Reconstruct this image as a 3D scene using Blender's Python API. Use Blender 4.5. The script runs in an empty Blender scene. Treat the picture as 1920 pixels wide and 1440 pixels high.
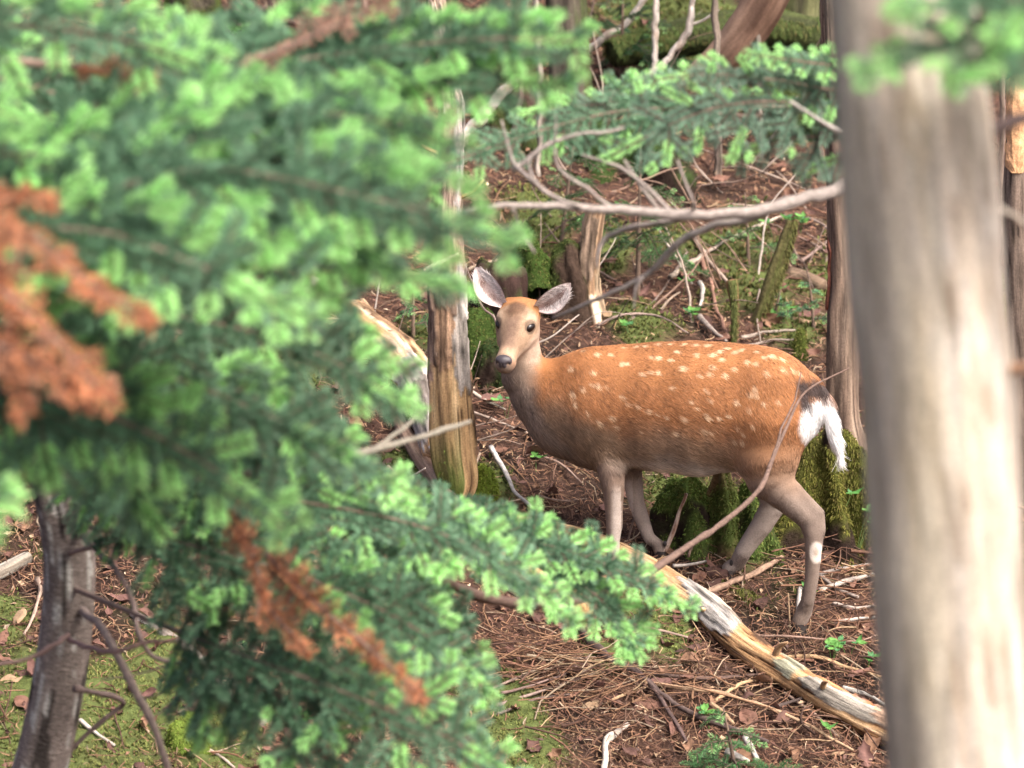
import bpy, math, random
import numpy as np
from mathutils import Vector
from mathutils.bvhtree import BVHTree

# ------------------------------------------------------------------ camera, sky, sun, exposure
SC = bpy.context.scene
COL = SC.collection
rng = np.random.default_rng(7)
random.seed(7)

HFOV = math.radians(20.0)
PITCH = math.radians(8.0)
CZ = 2.0
FPX = 960.0 / math.tan(HFOV / 2)

cam_d = bpy.data.cameras.new('camera')
cam = bpy.data.objects.new('camera', cam_d)
COL.objects.link(cam)
cam.location = (0, 0, CZ)
cam.rotation_euler = (math.pi / 2 - PITCH, 0, 0)
cam_d.sensor_fit = 'HORIZONTAL'
cam_d.sensor_width = 36.0
cam_d.angle = HFOV
cam_d.clip_start = 0.1
cam_d.clip_end = 500
cam_d.dof.use_dof = True
cam_d.dof.focus_distance = 8.62
cam_d.dof.aperture_fstop = 3.7
cam_d.dof.aperture_blades = 0
SC.camera = cam

SUN_AZ, SUN_EL = math.radians(132), math.radians(50)     # azimuth clockwise from +Y
world = bpy.data.worlds.new('World')
SC.world = world
world.use_nodes = True
nt = world.node_tree
sky = nt.nodes.new('ShaderNodeTexSky')
sky.sky_type = 'NISHITA'
sky.sun_disc = False
sky.sun_elevation = SUN_EL
sky.sun_rotation = SUN_AZ
sky.air_density = 0.35
sky.dust_density = 6.0
sky.ozone_density = 0.2
nt.links.new(sky.outputs[0], nt.nodes['Background'].inputs[0])
nt.nodes['Background'].inputs[1].default_value = 0.15

sun_d = bpy.data.lights.new('sun', 'SUN')
sun_d.energy = 1.3
sun_d.angle = math.radians(26)
sun_d.color = (1.0, 0.95, 0.86)
sun = bpy.data.objects.new('sun', sun_d)
COL.objects.link(sun)
sdir = Vector((math.sin(SUN_AZ) * math.cos(SUN_EL), math.cos(SUN_AZ) * math.cos(SUN_EL), math.sin(SUN_EL)))
sun.rotation_euler = sdir.to_track_quat('Z', 'Y').to_euler()
sun.location = sdir * 30

vs = SC.view_settings
vs.view_transform = 'Standard'
vs.look = 'None'
vs.gamma = 1.0
vs.use_curve_mapping = False
vs.exposure = 1.5
SC.render.engine = 'CYCLES'
SC.cycles.use_denoising = True
SC.cycles.denoiser = 'OPENIMAGEDENOISE'
SC.cycles.max_bounces = 6
SC.cycles.diffuse_bounces = 4
SC.cycles.transmission_bounces = 4
SC.cycles.caustics_reflective = False
SC.cycles.caustics_refractive = False

# ------------------------------------------------------------------ pixels of the photograph -> points of the place
CP, SP = math.cos(PITCH), math.sin(PITCH)

def ray(px, py):
    """direction through a pixel of the 1920 x 1440 photograph, scaled so that its y component is 1"""
    rx = (np.asarray(px, float) - 960) / FPX
    uy = (720 - np.asarray(py, float)) / FPX
    dy = CP + uy * SP
    dz = -SP + uy * CP
    return np.stack([rx / dy, np.ones_like(dy), dz / dy], -1)

def P(px, py, Y):
    r = ray(px, py)
    return r * np.asarray(Y, float)[..., None] + np.array([0, 0, CZ])

def to_px(p):
    p = np.asarray(p, float)
    x, y, z = p[..., 0], p[..., 1], p[..., 2] - CZ
    fw = y * CP - z * SP
    up = y * SP + z * CP
    return 960 + FPX * x / fw, 720 - FPX * up / fw

# ------------------------------------------------------------------ noise
def _h(ix, iy, iz, seed):
    n = (ix * 374761393 + iy * 668265263 + iz * 2147483647 + seed * 1274126177) & 0xffffffff
    n = ((n ^ (n >> 13)) * 1274126177) & 0xffffffff
    n = (n ^ (n >> 16)) & 0xffffffff
    return (n & 0xffff) / 65535.0

def noise3(x, y, z, seed=0):
    x, y, z = np.broadcast_arrays(np.asarray(x, float), np.asarray(y, float), np.asarray(z, float))
    ix, iy, iz = np.floor(x).astype(np.int64), np.floor(y).astype(np.int64), np.floor(z).astype(np.int64)
    fx, fy, fz = x - ix, y - iy, z - iz
    fx, fy, fz = (t * t * (3 - 2 * t) for t in (fx, fy, fz))
    r = 0
    for a in (0, 1):
        wx = fx if a else 1 - fx
        for b in (0, 1):
            wy = fy if b else 1 - fy
            for c in (0, 1):
                wz = fz if c else 1 - fz
                r = r + wx * wy * wz * _h(ix + a, iy + b, iz + c, seed)
    return r * 2 - 1

def fbm(x, y, z=0.0, octv=3, seed=0):
    r, a = 0, 1.0
    for k in range(octv):
        r = r + a * noise3(np.asarray(x) * 2 ** k, np.asarray(y) * 2 ** k, np.asarray(z) * 2 ** k, seed + k)
        a *= 0.5
    return r

def sstep(a, b, x):
    t = np.clip((np.asarray(x, float) - a) / (b - a), 0, 1)
    return t * t * (3 - 2 * t)

def lerp(a, b, t):
    t = np.asarray(t, float)[..., None]
    return np.asarray(a, float) * (1 - t) + np.asarray(b, float) * t

def unit(v):
    v = np.asarray(v, float)
    return v / np.maximum(np.linalg.norm(v, axis=-1, keepdims=True), 1e-12)

# ------------------------------------------------------------------ the hillside
SLOPE, CROSS = 0.37, 0.14
HOOF0 = P(np.array(1500.), np.array(1184.), np.array(8.52))      # the near hind hoof fixes the height of the ground

def ground_base(x, y):
    x, y = np.asarray(x, float), np.asarray(y, float)
    up = SLOPE * (y - HOOF0[1])
    up = np.where(y > 24, SLOPE * (24 - HOOF0[1]) + 0.05 * (y - 24), up)
    cr = -CROSS * 6 * np.tanh((x - HOOF0[0]) / 6)
    z = HOOF0[2] + up + cr
    # the near bank on which the camera stands
    bank = 0.35 - 0.33 * np.maximum(y - 2.2, 0)
    k = 0.25
    m = np.maximum(z, bank)
    return m + k * 0.25 * np.maximum(0, 1 - np.abs(z - bank) / k) ** 2

FLAT = []          # (x, y, r): ground kept smooth there

def gz(x, y):
    x, y = np.asarray(x, float), np.asarray(y, float)
    z = ground_base(x, y)
    far = np.clip((y - 7) / 8, 0.4, 2.2)
    n = 0.050 * far * noise3(x * 1.3, y * 1.3, 0, 11) + 0.030 * far * noise3(x * 3.1, y * 3.1, 0, 12) + 0.012 * noise3(x * 8, y * 8, 0, 13)
    w = np.ones_like(n)
    for fx, fy, fr in FLAT:
        w = w * (1 - 0.92 * np.exp(-((x - fx) ** 2 + (y - fy) ** 2) / fr ** 2))
    return z + n * w

def on_ground(px, py, lift=0.0):
    """where the ray through a pixel meets the ground (arrays or scalars)"""
    px, py = np.asarray(px, float), np.asarray(py, float)
    r = ray(px, py)
    ys = np.linspace(5.0, 30.0, 180)
    q = r[..., None, :] * ys[:, None]
    hit = (q[..., 2] + CZ) < gz(q[..., 0], q[..., 1]) + lift
    k = np.where(hit.any(-1), hit.argmax(-1), len(ys) - 1)
    lo, hi = ys[np.maximum(k - 1, 0)], ys[k]
    for _ in range(22):
        m = (lo + hi) / 2
        hit = (r[..., 2] * m + CZ) < gz(r[..., 0] * m, m) + lift
        hi = np.where(hit, m, hi)
        lo = np.where(hit, lo, m)
    return r * hi[..., None] + np.array([0, 0, CZ])

# ------------------------------------------------------------------ materials
def new_mat(name):
    m = bpy.data.materials.new(name)
    m.use_nodes = True
    t = m.node_tree
    return m, t, t.nodes['Principled BSDF'], t.nodes['Material Output']

def N(t, kind, **kw):
    n = t.nodes.new(kind)
    for k, v in kw.items():
        setattr(n, k, v)
    return n

def mat_attr(name, rough=0.85, spec=0.25, var=0.25, scale=60.0, coord='position', bump=0.0, bump_scale=None, translucent=0.0, sat_var=0.0, detail=4.0):
    """base colour from the vertex colours 'Col', broken up by noise; relief from the same noise"""
    m, t, b, out = new_mat(name)
    L = t.links.new
    a = N(t, 'ShaderNodeAttribute', attribute_name='Col')
    if coord == 'grain':
        g = N(t, 'ShaderNodeAttribute', attribute_name='grain')
        vec = g.outputs['Vector']
    else:
        g = N(t, 'ShaderNodeNewGeometry')
        vec = g.outputs['Position']
    n = N(t, 'ShaderNodeTexNoise')
    n.inputs['Scale'].default_value = scale
    n.inputs['Detail'].default_value = detail
    n.inputs['Roughness'].default_value = 0.65
    L(vec, n.inputs['Vector'])
    mr = N(t, 'ShaderNodeMapRange')
    mr.inputs[1].default_value = 0.25
    mr.inputs[2].default_value = 0.75
    mr.inputs[3].default_value = 1 - var
    mr.inputs[4].default_value = 1 + var
    L(n.outputs['Fac'], mr.inputs[0])
    fac = mr.outputs[0]
    if coord == 'grain':                                   # fine fibres and specks on top of the long grain
        gp = N(t, 'ShaderNodeNewGeometry')
        n3 = N(t, 'ShaderNodeTexNoise')
        n3.inputs['Scale'].default_value = 150
        n3.inputs['Detail'].default_value = 5
        n3.inputs['Roughness'].default_value = 0.75
        L(gp.outputs['Position'], n3.inputs['Vector'])
        m3 = N(t, 'ShaderNodeMapRange')
        m3.inputs[1].default_value, m3.inputs[2].default_value = 0.3, 0.7
        m3.inputs[3].default_value, m3.inputs[4].default_value = 0.68, 1.28
        L(n3.outputs['Fac'], m3.inputs[0])
        mm = N(t, 'ShaderNodeMath', operation='MULTIPLY')
        L(mr.outputs[0], mm.inputs[0])
        L(m3.outputs[0], mm.inputs[1])
        fac = mm.outputs[0]
    mul = N(t, 'ShaderNodeVectorMath', operation='SCALE')
    L(a.outputs['Color'], mul.inputs[0])
    L(fac, mul.inputs['Scale'])
    L(mul.outputs[0], b.inputs['Base Color'])
    b.inputs['Roughness'].default_value = rough
    b.inputs['Specular IOR Level'].default_value = spec
    if bump:
        n2 = N(t, 'ShaderNodeTexNoise')
        n2.inputs['Scale'].default_value = bump_scale or scale
        n2.inputs['Detail'].default_value = 6
        n2.inputs['Roughness'].default_value = 0.7
        L(vec, n2.inputs['Vector'])
        bp = N(t, 'ShaderNodeBump')
        bp.inputs['Strength'].default_value = bump
        bp.inputs['Distance'].default_value = 0.01
        L(n2.outputs['Fac'], bp.inputs['Height'])
        L(bp.outputs[0], b.inputs['Normal'])
    if translucent:
        tr = N(t, 'ShaderNodeBsdfTranslucent')
        L(mul.outputs[0], tr.inputs['Color'])
        mx = N(t, 'ShaderNodeMixShader')
        mx.inputs[0].default_value = translucent
        L(b.outputs[0], mx.inputs[1])
        L(tr.outputs[0], mx.inputs[2])
        L(mx.outputs[0], out.inputs['Surface'])
    return m

M_GROUND = mat_attr('forest_soil', 0.95, 0.1, 0.55, 45, bump=0.8, bump_scale=70)
M_LITTER = mat_attr('litter', 0.85, 0.2, 0.2, 90)
M_LEAF = mat_attr('dead_leaf', 0.75, 0.3, 0.3, 60, translucent=0.12, bump=0.3, bump_scale=80)
M_MOSS = mat_attr('moss', 0.95, 0.1, 0.25, 30, translucent=0.25)
M_MOSSBED = mat_attr('moss_bed', 0.97, 0.05, 0.5, 60, bump=1.0, bump_scale=90)
M_WOOD = mat_attr('bare_wood', 0.92, 0.1, 0.42, 42, coord='grain', bump=0.9, bump_scale=90)
M_BARK = mat_attr('bark', 0.9, 0.15, 0.45, 60, coord='grain', bump=1.0, bump_scale=50)
M_STICK = mat_attr('stick', 0.85, 0.2, 0.4, 90, bump=0.4, bump_scale=140)
M_NEEDLE = mat_attr('fir_needle', 0.55, 0.35, 0.2, 25, translucent=0.25)
M_NEWNEEDLE = mat_attr('fresh_fir_needle', 0.6, 0.3, 0.15, 25, translucent=0.42)
M_DEADNEEDLE = mat_attr('dead_fir_needle', 0.8, 0.2, 0.25, 25, translucent=0.25)
M_GREEN = mat_attr('soft_leaf', 0.6, 0.3, 0.12, 40, translucent=0.4)
M_SKIN = mat_attr('deer_skin', 0.9, 0.1, 0.24, 260, bump=0.4, bump_scale=320)

# ------------------------------------------------------------------ mesh collecting
class Geo:
    def __init__(self):
        self.v, self.c, self.g, self.f = [], [], [], []
        self.n = 0

    def add(self, v, faces, c, g=None):
        """faces: list of int arrays (k,3) or (k,4) that index v"""
        v = np.asarray(v, float).reshape(-1, 3)
        c = np.asarray(c, float)
        if c.ndim == 1:
            c = np.broadcast_to(c, (len(v), 3))
        self.v.append(v)
        self.c.append(c)
        self.g.append(np.zeros_like(v) if g is None else np.asarray(g, float))
        for f in faces if isinstance(faces, (list, tuple)) else [faces]:
            if len(f):
                self.f.append(np.asarray(f, np.int64) + self.n)
        self.n += len(v)
        return self

    def mesh(self, name, mat, smooth=True):
        me = bpy.data.meshes.new(name)
        v = np.concatenate(self.v)
        c = np.concatenate(self.c)
        g = np.concatenate(self.g)
        me.vertices.add(len(v))
        me.vertices.foreach_set('co', v.astype(np.float32).ravel())
        loops = np.concatenate([f.ravel() for f in self.f])
        sizes = np.concatenate([np.full(len(f), f.shape[1]) for f in self.f])
        starts = np.concatenate([[0], np.cumsum(sizes)[:-1]])
        me.loops.add(len(loops))
        me.loops.foreach_set('vertex_index', loops.astype(np.int32))
        me.polygons.add(len(sizes))
        me.polygons.foreach_set('loop_start', starts.astype(np.int32))
        me.update(calc_edges=True)
        me.polygons.foreach_set('use_smooth', np.full(len(sizes), smooth))
        a = me.attributes.new('Col', 'FLOAT_COLOR', 'POINT')
        a.data.foreach_set('color', np.concatenate([c, np.ones((len(c), 1))], 1).astype(np.float32).ravel())
        if np.any(g):
            a = me.attributes.new('grain', 'FLOAT_VECTOR', 'POINT')
            a.data.foreach_set('vector', g.astype(np.float32).ravel())
        me.materials.append(mat)
        return me

    def build(self, name, mat, parent=None, smooth=True):
        o = bpy.data.objects.new(name, self.mesh(name, mat, smooth))
        COL.objects.link(o)
        if parent is not None:
            put(o, parent)
        return o

def put(o, parent):
    o.parent = parent
    if parent.parent is None:
        o.matrix_parent_inverse.identity()
        o.location = -Vector(parent.location)
    # a sub-part: its parent already carries the shift

def tag(o, label=None, cat=None, group=None, kind=None):
    for k, v in (('label', label), ('category', cat), ('group', group), ('kind', kind)):
        if v:
            o[k] = v
    return o

def empty(name, loc, label, cat, group=None):
    o = bpy.data.objects.new(name, None)
    COL.objects.link(o)
    o.location = [float(t) for t in loc]
    return tag(o, label, cat, group)

def spline(pts, step, extra=None):
    """Catmull-Rom through pts; extra: per-point values (radii) resampled alongside"""
    p = np.asarray(pts, float)
    e = np.asarray(extra, float) if extra is not None else np.zeros(len(p))
    q = np.concatenate([p, e[:, None]], 1)
    q = np.concatenate([[2 * q[0] - q[1]], q, [2 * q[-1] - q[-2]]])
    out = []
    for i in range(1, len(q) - 2):
        n = max(1, int(np.ceil(np.linalg.norm(q[i + 1, :3] - q[i, :3]) / step)))
        t = (np.arange(n) / n)[:, None]
        a, b, c, d = q[i - 1], q[i], q[i + 1], q[i + 2]
        out.append(0.5 * (2 * b + (c - a) * t + (2 * a - 5 * b + 4 * c - d) * t ** 2 + (3 * b - a - 3 * c + d) * t ** 3))
    out.append(q[-2][None])
    out = np.concatenate(out)
    # keep the radii within their own range
    out[:, 3] = np.clip(out[:, 3], e.min(), e.max()) if len(e) else 0
    return out[:, :3], out[:, 3]

def frames(c):
    T = unit(np.gradient(c, axis=0))
    ref = np.array([0.0, 0.0, 1.0])
    if abs(np.mean(T[:, 2])) > 0.75:
        ref = np.array([0.0, -1.0, 0.0])
    S = unit(np.cross(T, ref))
    U = np.cross(S, T)
    return T, S, U

def tube(geo, pts, radii, step=0.03, sides=8, col=(0.3, 0.2, 0.15), rough=0.0, rough_scale=12.0, colfn=None, seed=0, cap=True, flute=0.0, nf=5, gl=0.12, relief=None, wob=0.0):
    """a tapering limb: rough = relief as a share of the radius; colfn(points, s, theta) gives vertex colours"""
    c, r = spline(pts, step, radii)
    if wob:                                                # kinks of grown wood
        q_ = np.concatenate([[0], np.cumsum(np.linalg.norm(np.diff(c, axis=0), axis=1))])
        fade = np.minimum(1, np.minimum(q_, q_[-1] - q_) / .05)
        for ax_ in range(3):
            c[:, ax_] += fade * r * wob * (noise3(q_ * 14, seed * 1.7 + ax_ * 5, c[0, 0] * 9, 90) + .7 * noise3(q_ * 37, seed * 2.3 + ax_ * 5, c[0, 0] * 9, 91))
        r = r * (1 + .18 * noise3(q_ * 22, seed * 1.9, c[0, 1] * 5, 92) + .25 * sstep(.55, .8, noise3(q_ * 11, seed, c[0, 2] * 7, 93)))
    T, S, U = frames(c)
    s = np.concatenate([[0], np.cumsum(np.linalg.norm(np.diff(c, axis=0), axis=1))])
    th = np.linspace(0, 2 * np.pi, sides, endpoint=False)
    ct, st = np.cos(th), np.sin(th)
    rr = r[:, None] * np.ones(sides)
    if rough or flute:
        k = rough_scale
        rr = rr * (1 + rough * fbm(ct * 1.1 + s[:, None] * 0, st * 1.1 + seed * 3.7, s[:, None] * k * 0.35, 3, seed + 5)
                   + flute * np.sin(nf * th + 2.2 * s[:, None] + 1.5 * noise3(s * 3, seed, 0, 3)[:, None]))
    if relief is not None:
        rr = rr + relief(np.repeat(s, sides), np.tile(th, len(c)), s[-1]).reshape(rr.shape)
    v = c[:, None] + rr[..., None] * (ct[:, None] * S[:, None] + st[:, None] * U[:, None])
    n = len(c)
    i = np.arange(n - 1)[:, None] * sides
    j = np.arange(sides)[None]
    j2 = (j + 1) % sides
    q = np.stack([i + j, i + j2, i + sides + j2, i + sides + j], -1).reshape(-1, 4)
    g = np.stack(np.broadcast_arrays(ct * rr, st * rr, s[:, None] * gl), -1).reshape(-1, 3) + seed * 1.37 + 0.01
    vv = v.reshape(-1, 3)
    if colfn is not None:
        cc = colfn(vv, np.repeat(s, sides), np.tile(th, n))
    else:
        cc = np.broadcast_to(np.asarray(col, float), vv.shape)
    faces = [q]
    if cap:
        vv = np.concatenate([vv, c[:1], c[-1:]])
        cc = np.concatenate([cc, cc[:1], cc[-1:]])
        g = np.concatenate([g, g[:1], g[-1:]])
        k0, k1 = n * sides, n * sides + 1
        f0 = np.stack([np.full(sides, k0), (np.arange(sides) + 1) % sides, np.arange(sides)], -1)
        b0 = (n - 1) * sides
        f1 = np.stack([np.full(sides, k1), b0 + np.arange(sides), b0 + (np.arange(sides) + 1) % sides], -1)
        faces += [f0, f1]
    geo.add(vv, faces, cc, g)
    return c, r

def batch_tubes(geo, Pn, R, cols, sides=3, up=None):
    """many thin limbs at once: Pn (n, k, 3) points, R (n, k) radii, cols (n, 3); sides=2 gives flat ribbons"""
    n, k = Pn.shape[:2]
    T = unit(np.gradient(Pn, axis=1))
    ref = np.broadcast_to(np.array([0.0, 0.0, 1.0]) if up is None else up[:, None], T.shape)
    ref = np.where(np.abs(np.sum(T * ref, -1, keepdims=True)) > .95, np.array([0.0, 1.0, 0.0]), ref)
    S = unit(np.cross(T, ref))
    U = np.cross(S, T)
    if sides == 2:
        v = np.stack([Pn - S * R[..., None], Pn + S * R[..., None]], 2)
        f = np.array([[2 * i, 2 * i + 1, 2 * i + 3, 2 * i + 2] for i in range(k - 1)])
    else:
        th = np.arange(sides) * 2 * np.pi / sides
        v = Pn[:, :, None] + R[..., None, None] * (np.cos(th)[:, None] * S[:, :, None] + np.sin(th)[:, None] * U[:, :, None])
        f = np.array([[i * sides + j, i * sides + (j + 1) % sides, (i + 1) * sides + (j + 1) % sides, (i + 1) * sides + j] for i in range(k - 1) for j in range(sides)])
    m = v.shape[1] * v.shape[2]
    geo.add(v.reshape(-1, 3), (f[None] + (np.arange(n) * m)[:, None, None]).reshape(-1, 4), np.repeat(cols, m, 0))

HOOF_PX = [(1146, 1088), (1237, 1047), (1497, 1184), (1360, 1083)]
for hx, hy in HOOF_PX:
    q = on_ground(hx, hy)
    FLAT.append((q[0], q[1], 0.25))

# ------------------------------------------------------------------ ground
def px_r(w_px, Y):
    """radius in metres of something w_px photo pixels wide at depth Y"""
    return 0.5 * w_px * Y / FPX

MOSS_PX = [(60, 1330, 190), (230, 1400, 170), (350, 1390, 90), (960, 1350, 90), (1240, 1190, 60), (1330, 470, 120), (915, 905, 55), (1570, 960, 110), (1330, 960, 120),
           (1560, 520, 70), (1200, 600, 60), (1480, 640, 60), (1400, 440, 90), (760, 900, 80), (1000, 430, 90), (1300, 60, 160), (880, 640, 90), (500, 700, 160), (1270, 930, 80), (1150, 480, 60),
           (20, 1170, 70), (120, 1400, 200), (30, 1420, 160), (300, 1330, 130), (400, 1420, 110), (190, 1310, 110), (900, 1320, 70), (985, 1400, 80), (1215, 1165, 55), (1640, 470, 80), (1760, 800, 120), (760, 330, 120), (1130, 1240, 45), (1860, 560, 80)]
MOSS = []
for a, b, r in MOSS_PX:
    q = on_ground(a, b)
    MOSS.append((q[0], q[1], r * q[1] / FPX * 1.1))

def mossiness(x, y):
    m = np.zeros_like(x)
    for a, b, r in MOSS:
        m = np.maximum(m, np.exp(-(((x - a) / r) ** 2 + ((y - b) / (r * 1.6)) ** 2)))
    n = fbm(x * 4.0, y * 4.0, 0, 3, 71)
    return sstep(.34, .78, m * .95 + .34 * n + .03)

SOIL = np.array([.030, .020, .016])
RED = np.array([.090, .050, .037])
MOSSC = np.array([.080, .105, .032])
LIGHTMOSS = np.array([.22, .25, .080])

def make_ground():
    fx = np.arange(-2.8, 2.81, .022)
    fy = np.arange(6.6, 14.6, .026)
    ox = np.concatenate([-np.geomspace(60, 2.9, 22), fx, np.geomspace(2.9, 60, 22)])
    oy = np.concatenate([np.linspace(-8, 6.5, 30), fy, np.geomspace(14.7, 90, 30)])
    X, Y = np.meshgrid(ox, oy)
    Z = gz(X, Y) + .010 * noise3(X * 26, Y * 26, 0, 17) + .006 * noise3(X * 60, Y * 60, 0, 18)
    m = mossiness(X, Y)
    Z = Z + m * .018
    n = fbm(X * 6, Y * 6, 0, 3, 19)
    c = lerp(SOIL, RED, np.clip(.5 + .6 * n, 0, 1))
    c = lerp(c, MOSSC * 1.1, m * .9)
    nx, ny = len(ox), len(oy)
    i = np.arange(ny - 1)[:, None] * nx
    j = np.arange(nx - 1)[None]
    g = Geo()
    g.add(np.stack([X, Y, Z], -1).reshape(-1, 3), np.stack([i + j, i + j + 1, i + nx + j + 1, i + nx + j], -1).reshape(-1, 4), c.reshape(-1, 3))
    return tag(g.build('ground', M_GROUND), 'steep forest floor of brown litter and moss', kind='structure')

ground = make_ground()

def scatter(n, ymin=6.8, ymax=14.2, power=2.0, r=rng):
    """random places on the visible hillside, thinning out with distance"""
    u = r.random(n)
    k = 1 - power
    y = (ymin ** k + u * (ymax ** k - ymin ** k)) ** (1 / k)
    x = r.uniform(-1, 1, n) * (.185 * y + .35)
    far = r.random(n) < .16                                # thinning out to the sides instead of ending in a line
    x = np.where(far, r.normal(0, 1, n) * (.185 * y + 1.6), x)
    return x, y

def slope_normal(x, y):
    e = .03
    dx = (gz(x + e, y) - gz(x - e, y)) / (2 * e)
    dy = (gz(x, y + e) - gz(x, y - e)) / (2 * e)
    return unit(np.stack([-dx, -dy, np.ones_like(dx)], -1))

LITTER_COLS = np.array([[.24, .13, .085], [.30, .175, .11], [.16, .085, .06], [.10, .058, .046], [.40, .28, .18], [.27, .14, .10], [.20, .12, .09], [.46, .36, .27]]) * np.array([.70, .69, .65])

def needle_litter(n):
    x, y = scatter(n)
    m = mossiness(x, y)
    keep = rng.random(n) > m * .72
    x, y = x[keep], y[keep]
    n = len(x)
    nr = slope_normal(x, y)
    a = rng.uniform(0, 2 * np.pi, n)
    t = unit(np.stack([np.cos(a), np.sin(a), np.zeros(n)], -1))
    t = unit(t - nr * np.sum(t * nr, 1, keepdims=True) + nr * rng.normal(0, .22, (n, 1)))
    s = np.cross(nr, t)
    L = rng.gamma(2.2, .0095, n) + .008
    w = rng.uniform(.0007, .0019, n) * (1 + (y - 8).clip(0, 6) * .10)
    z = gz(x, y) + rng.uniform(.002, .034, n)
    c0 = np.stack([x, y, z], -1)
    bend = rng.normal(0, .14, n) * L
    Pn = np.stack([c0 - t * (L / 2)[:, None], c0 + s * bend[:, None] + nr * (np.abs(bend) * .5)[:, None], c0 + t * (L / 2)[:, None]], 1)
    c = LITTER_COLS[rng.choice(len(LITTER_COLS), n, p=[.22, .16, .18, .13, .08, .12, .08, .03])] * rng.uniform(.5, 1.5, (n, 1))
    g = Geo()
    batch_tubes(g, Pn, np.stack([w * .8, w, w * .4], 1), c, 2, unit(nr + rng.normal(0, .5, (n, 3))))
    return tag(g.build('needle_litter', M_LITTER), 'fallen brown needles and twiglets strewn over the forest floor', 'litter', kind='stuff')

needle_litter(150000)

def twig_litter(n):
    x, y = scatter(n)
    # brush piled below the long log
    hq = on_ground(rng.normal(1060, 80, 110), rng.normal(1275, 26, 110))
    h2 = on_ground(rng.normal(1590, 60, 45), rng.normal(1085, 26, 45))
    h3 = on_ground(rng.uniform(1000, 1640, 140), rng.uniform(1180, 1430, 140))
    x, y = np.concatenate([x, hq[:, 0], h2[:, 0], h3[:, 0]]), np.concatenate([y, hq[:, 1], h2[:, 1], h3[:, 1]])
    heap = np.concatenate([np.zeros(n), np.ones(110), np.ones(45), np.full(140, .3)])
    kp = rng.random(len(x)) > mossiness(x, y) * .6
    x, y, heap = x[kp], y[kp], heap[kp]
    n = len(x)
    k = 5
    L = rng.gamma(2.0, .05, n) + .04
    r0 = rng.uniform(.0010, .0034, n) * np.where(rng.random(n) < .07, 1.8, 1) * (1 + (y - 8).clip(0, 6) * .06)
    a = np.where(heap > .7, rng.normal(.35, .4, n), rng.uniform(0, 2 * np.pi, n))
    L = L * (1 + .6 * heap)
    d = np.stack([np.cos(a), np.sin(a)], -1)
    e = np.stack([-d[:, 1], d[:, 0]], -1)
    t = np.linspace(-.5, .5, k)
    bend = rng.normal(0, .13, (n, 1)) * t ** 2 * 4 + rng.normal(0, .025, (n, k))
    q = np.stack([x, y], -1)[:, None] + d[:, None] * (L[:, None] * t)[..., None] + e[:, None] * (L[:, None] * bend)[..., None]
    z = gz(q[..., 0], q[..., 1]) + r0[:, None] + .008 + rng.uniform(0, 1, (n, 1)) * (.030 + .045 * heap[:, None]) + rng.uniform(-.07, .07, (n, 1)) * L[:, None] * t * 2
    c = LITTER_COLS[rng.choice(len(LITTER_COLS), n, p=[.15, .14, .17, .17, .10, .11, .10, .06])] * rng.uniform(.65, 1.25, (n, 1))
    g = Geo()
    batch_tubes(g, np.concatenate([q, z[..., None]], -1), r0[:, None] * np.linspace(1, .5, k), c, 4)
    return tag(g.build('twig_litter', M_STICK), 'many thin fallen twigs criss-crossing the forest floor', 'twigs', kind='stuff')

twig_litter(4600)

def wood_chips(n):
    """flakes of bark, rotten wood and broken leaves"""
    x, y = scatter(n)
    kp = rng.random(n) > mossiness(x, y) * .8
    x, y = x[kp], y[kp]
    n = len(x)
    nr = unit(slope_normal(x, y) + rng.normal(0, .45, (n, 3)))
    a = rng.uniform(0, 2 * np.pi, n)
    t = np.stack([np.cos(a), np.sin(a), np.zeros(n)], -1)
    t = unit(t - nr * np.sum(t * nr, 1, keepdims=True))
    s = np.cross(nr, t)
    L, w = rng.uniform(.006, .020, n), rng.uniform(.003, .009, n)
    c0 = np.stack([x, y, gz(x, y) + rng.uniform(.008, .030, n)], -1)
    v = np.stack([c0 - t * L[:, None], c0 + s * w[:, None] * rng.uniform(.5, 1.2, (n, 1)) + nr * .002, c0 + t * (L * rng.uniform(.6, 1, n))[:, None], c0 - s * w[:, None] * rng.uniform(.5, 1.2, (n, 1)) + nr * .003], 1)
    c = np.array([[.30, .17, .11], [.14, .075, .06], [.45, .31, .20], [.09, .055, .045], [.22, .115, .085], [.55, .43, .31]])[rng.choice(6, n, p=[.25, .24, .14, .15, .17, .05])] * rng.uniform(.7, 1.25, (n, 1))
    g = Geo()
    g.add(v.reshape(-1, 3), np.arange(n)[:, None] * 4 + np.array([[0, 1, 2, 3]]), np.repeat(c, 4, 0))
    tag(g.build('wood_chips', M_LEAF, smooth=False), 'flakes of bark and rotten wood scattered over the forest floor', 'chips', kind='stuff')

wood_chips(9000)

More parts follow.
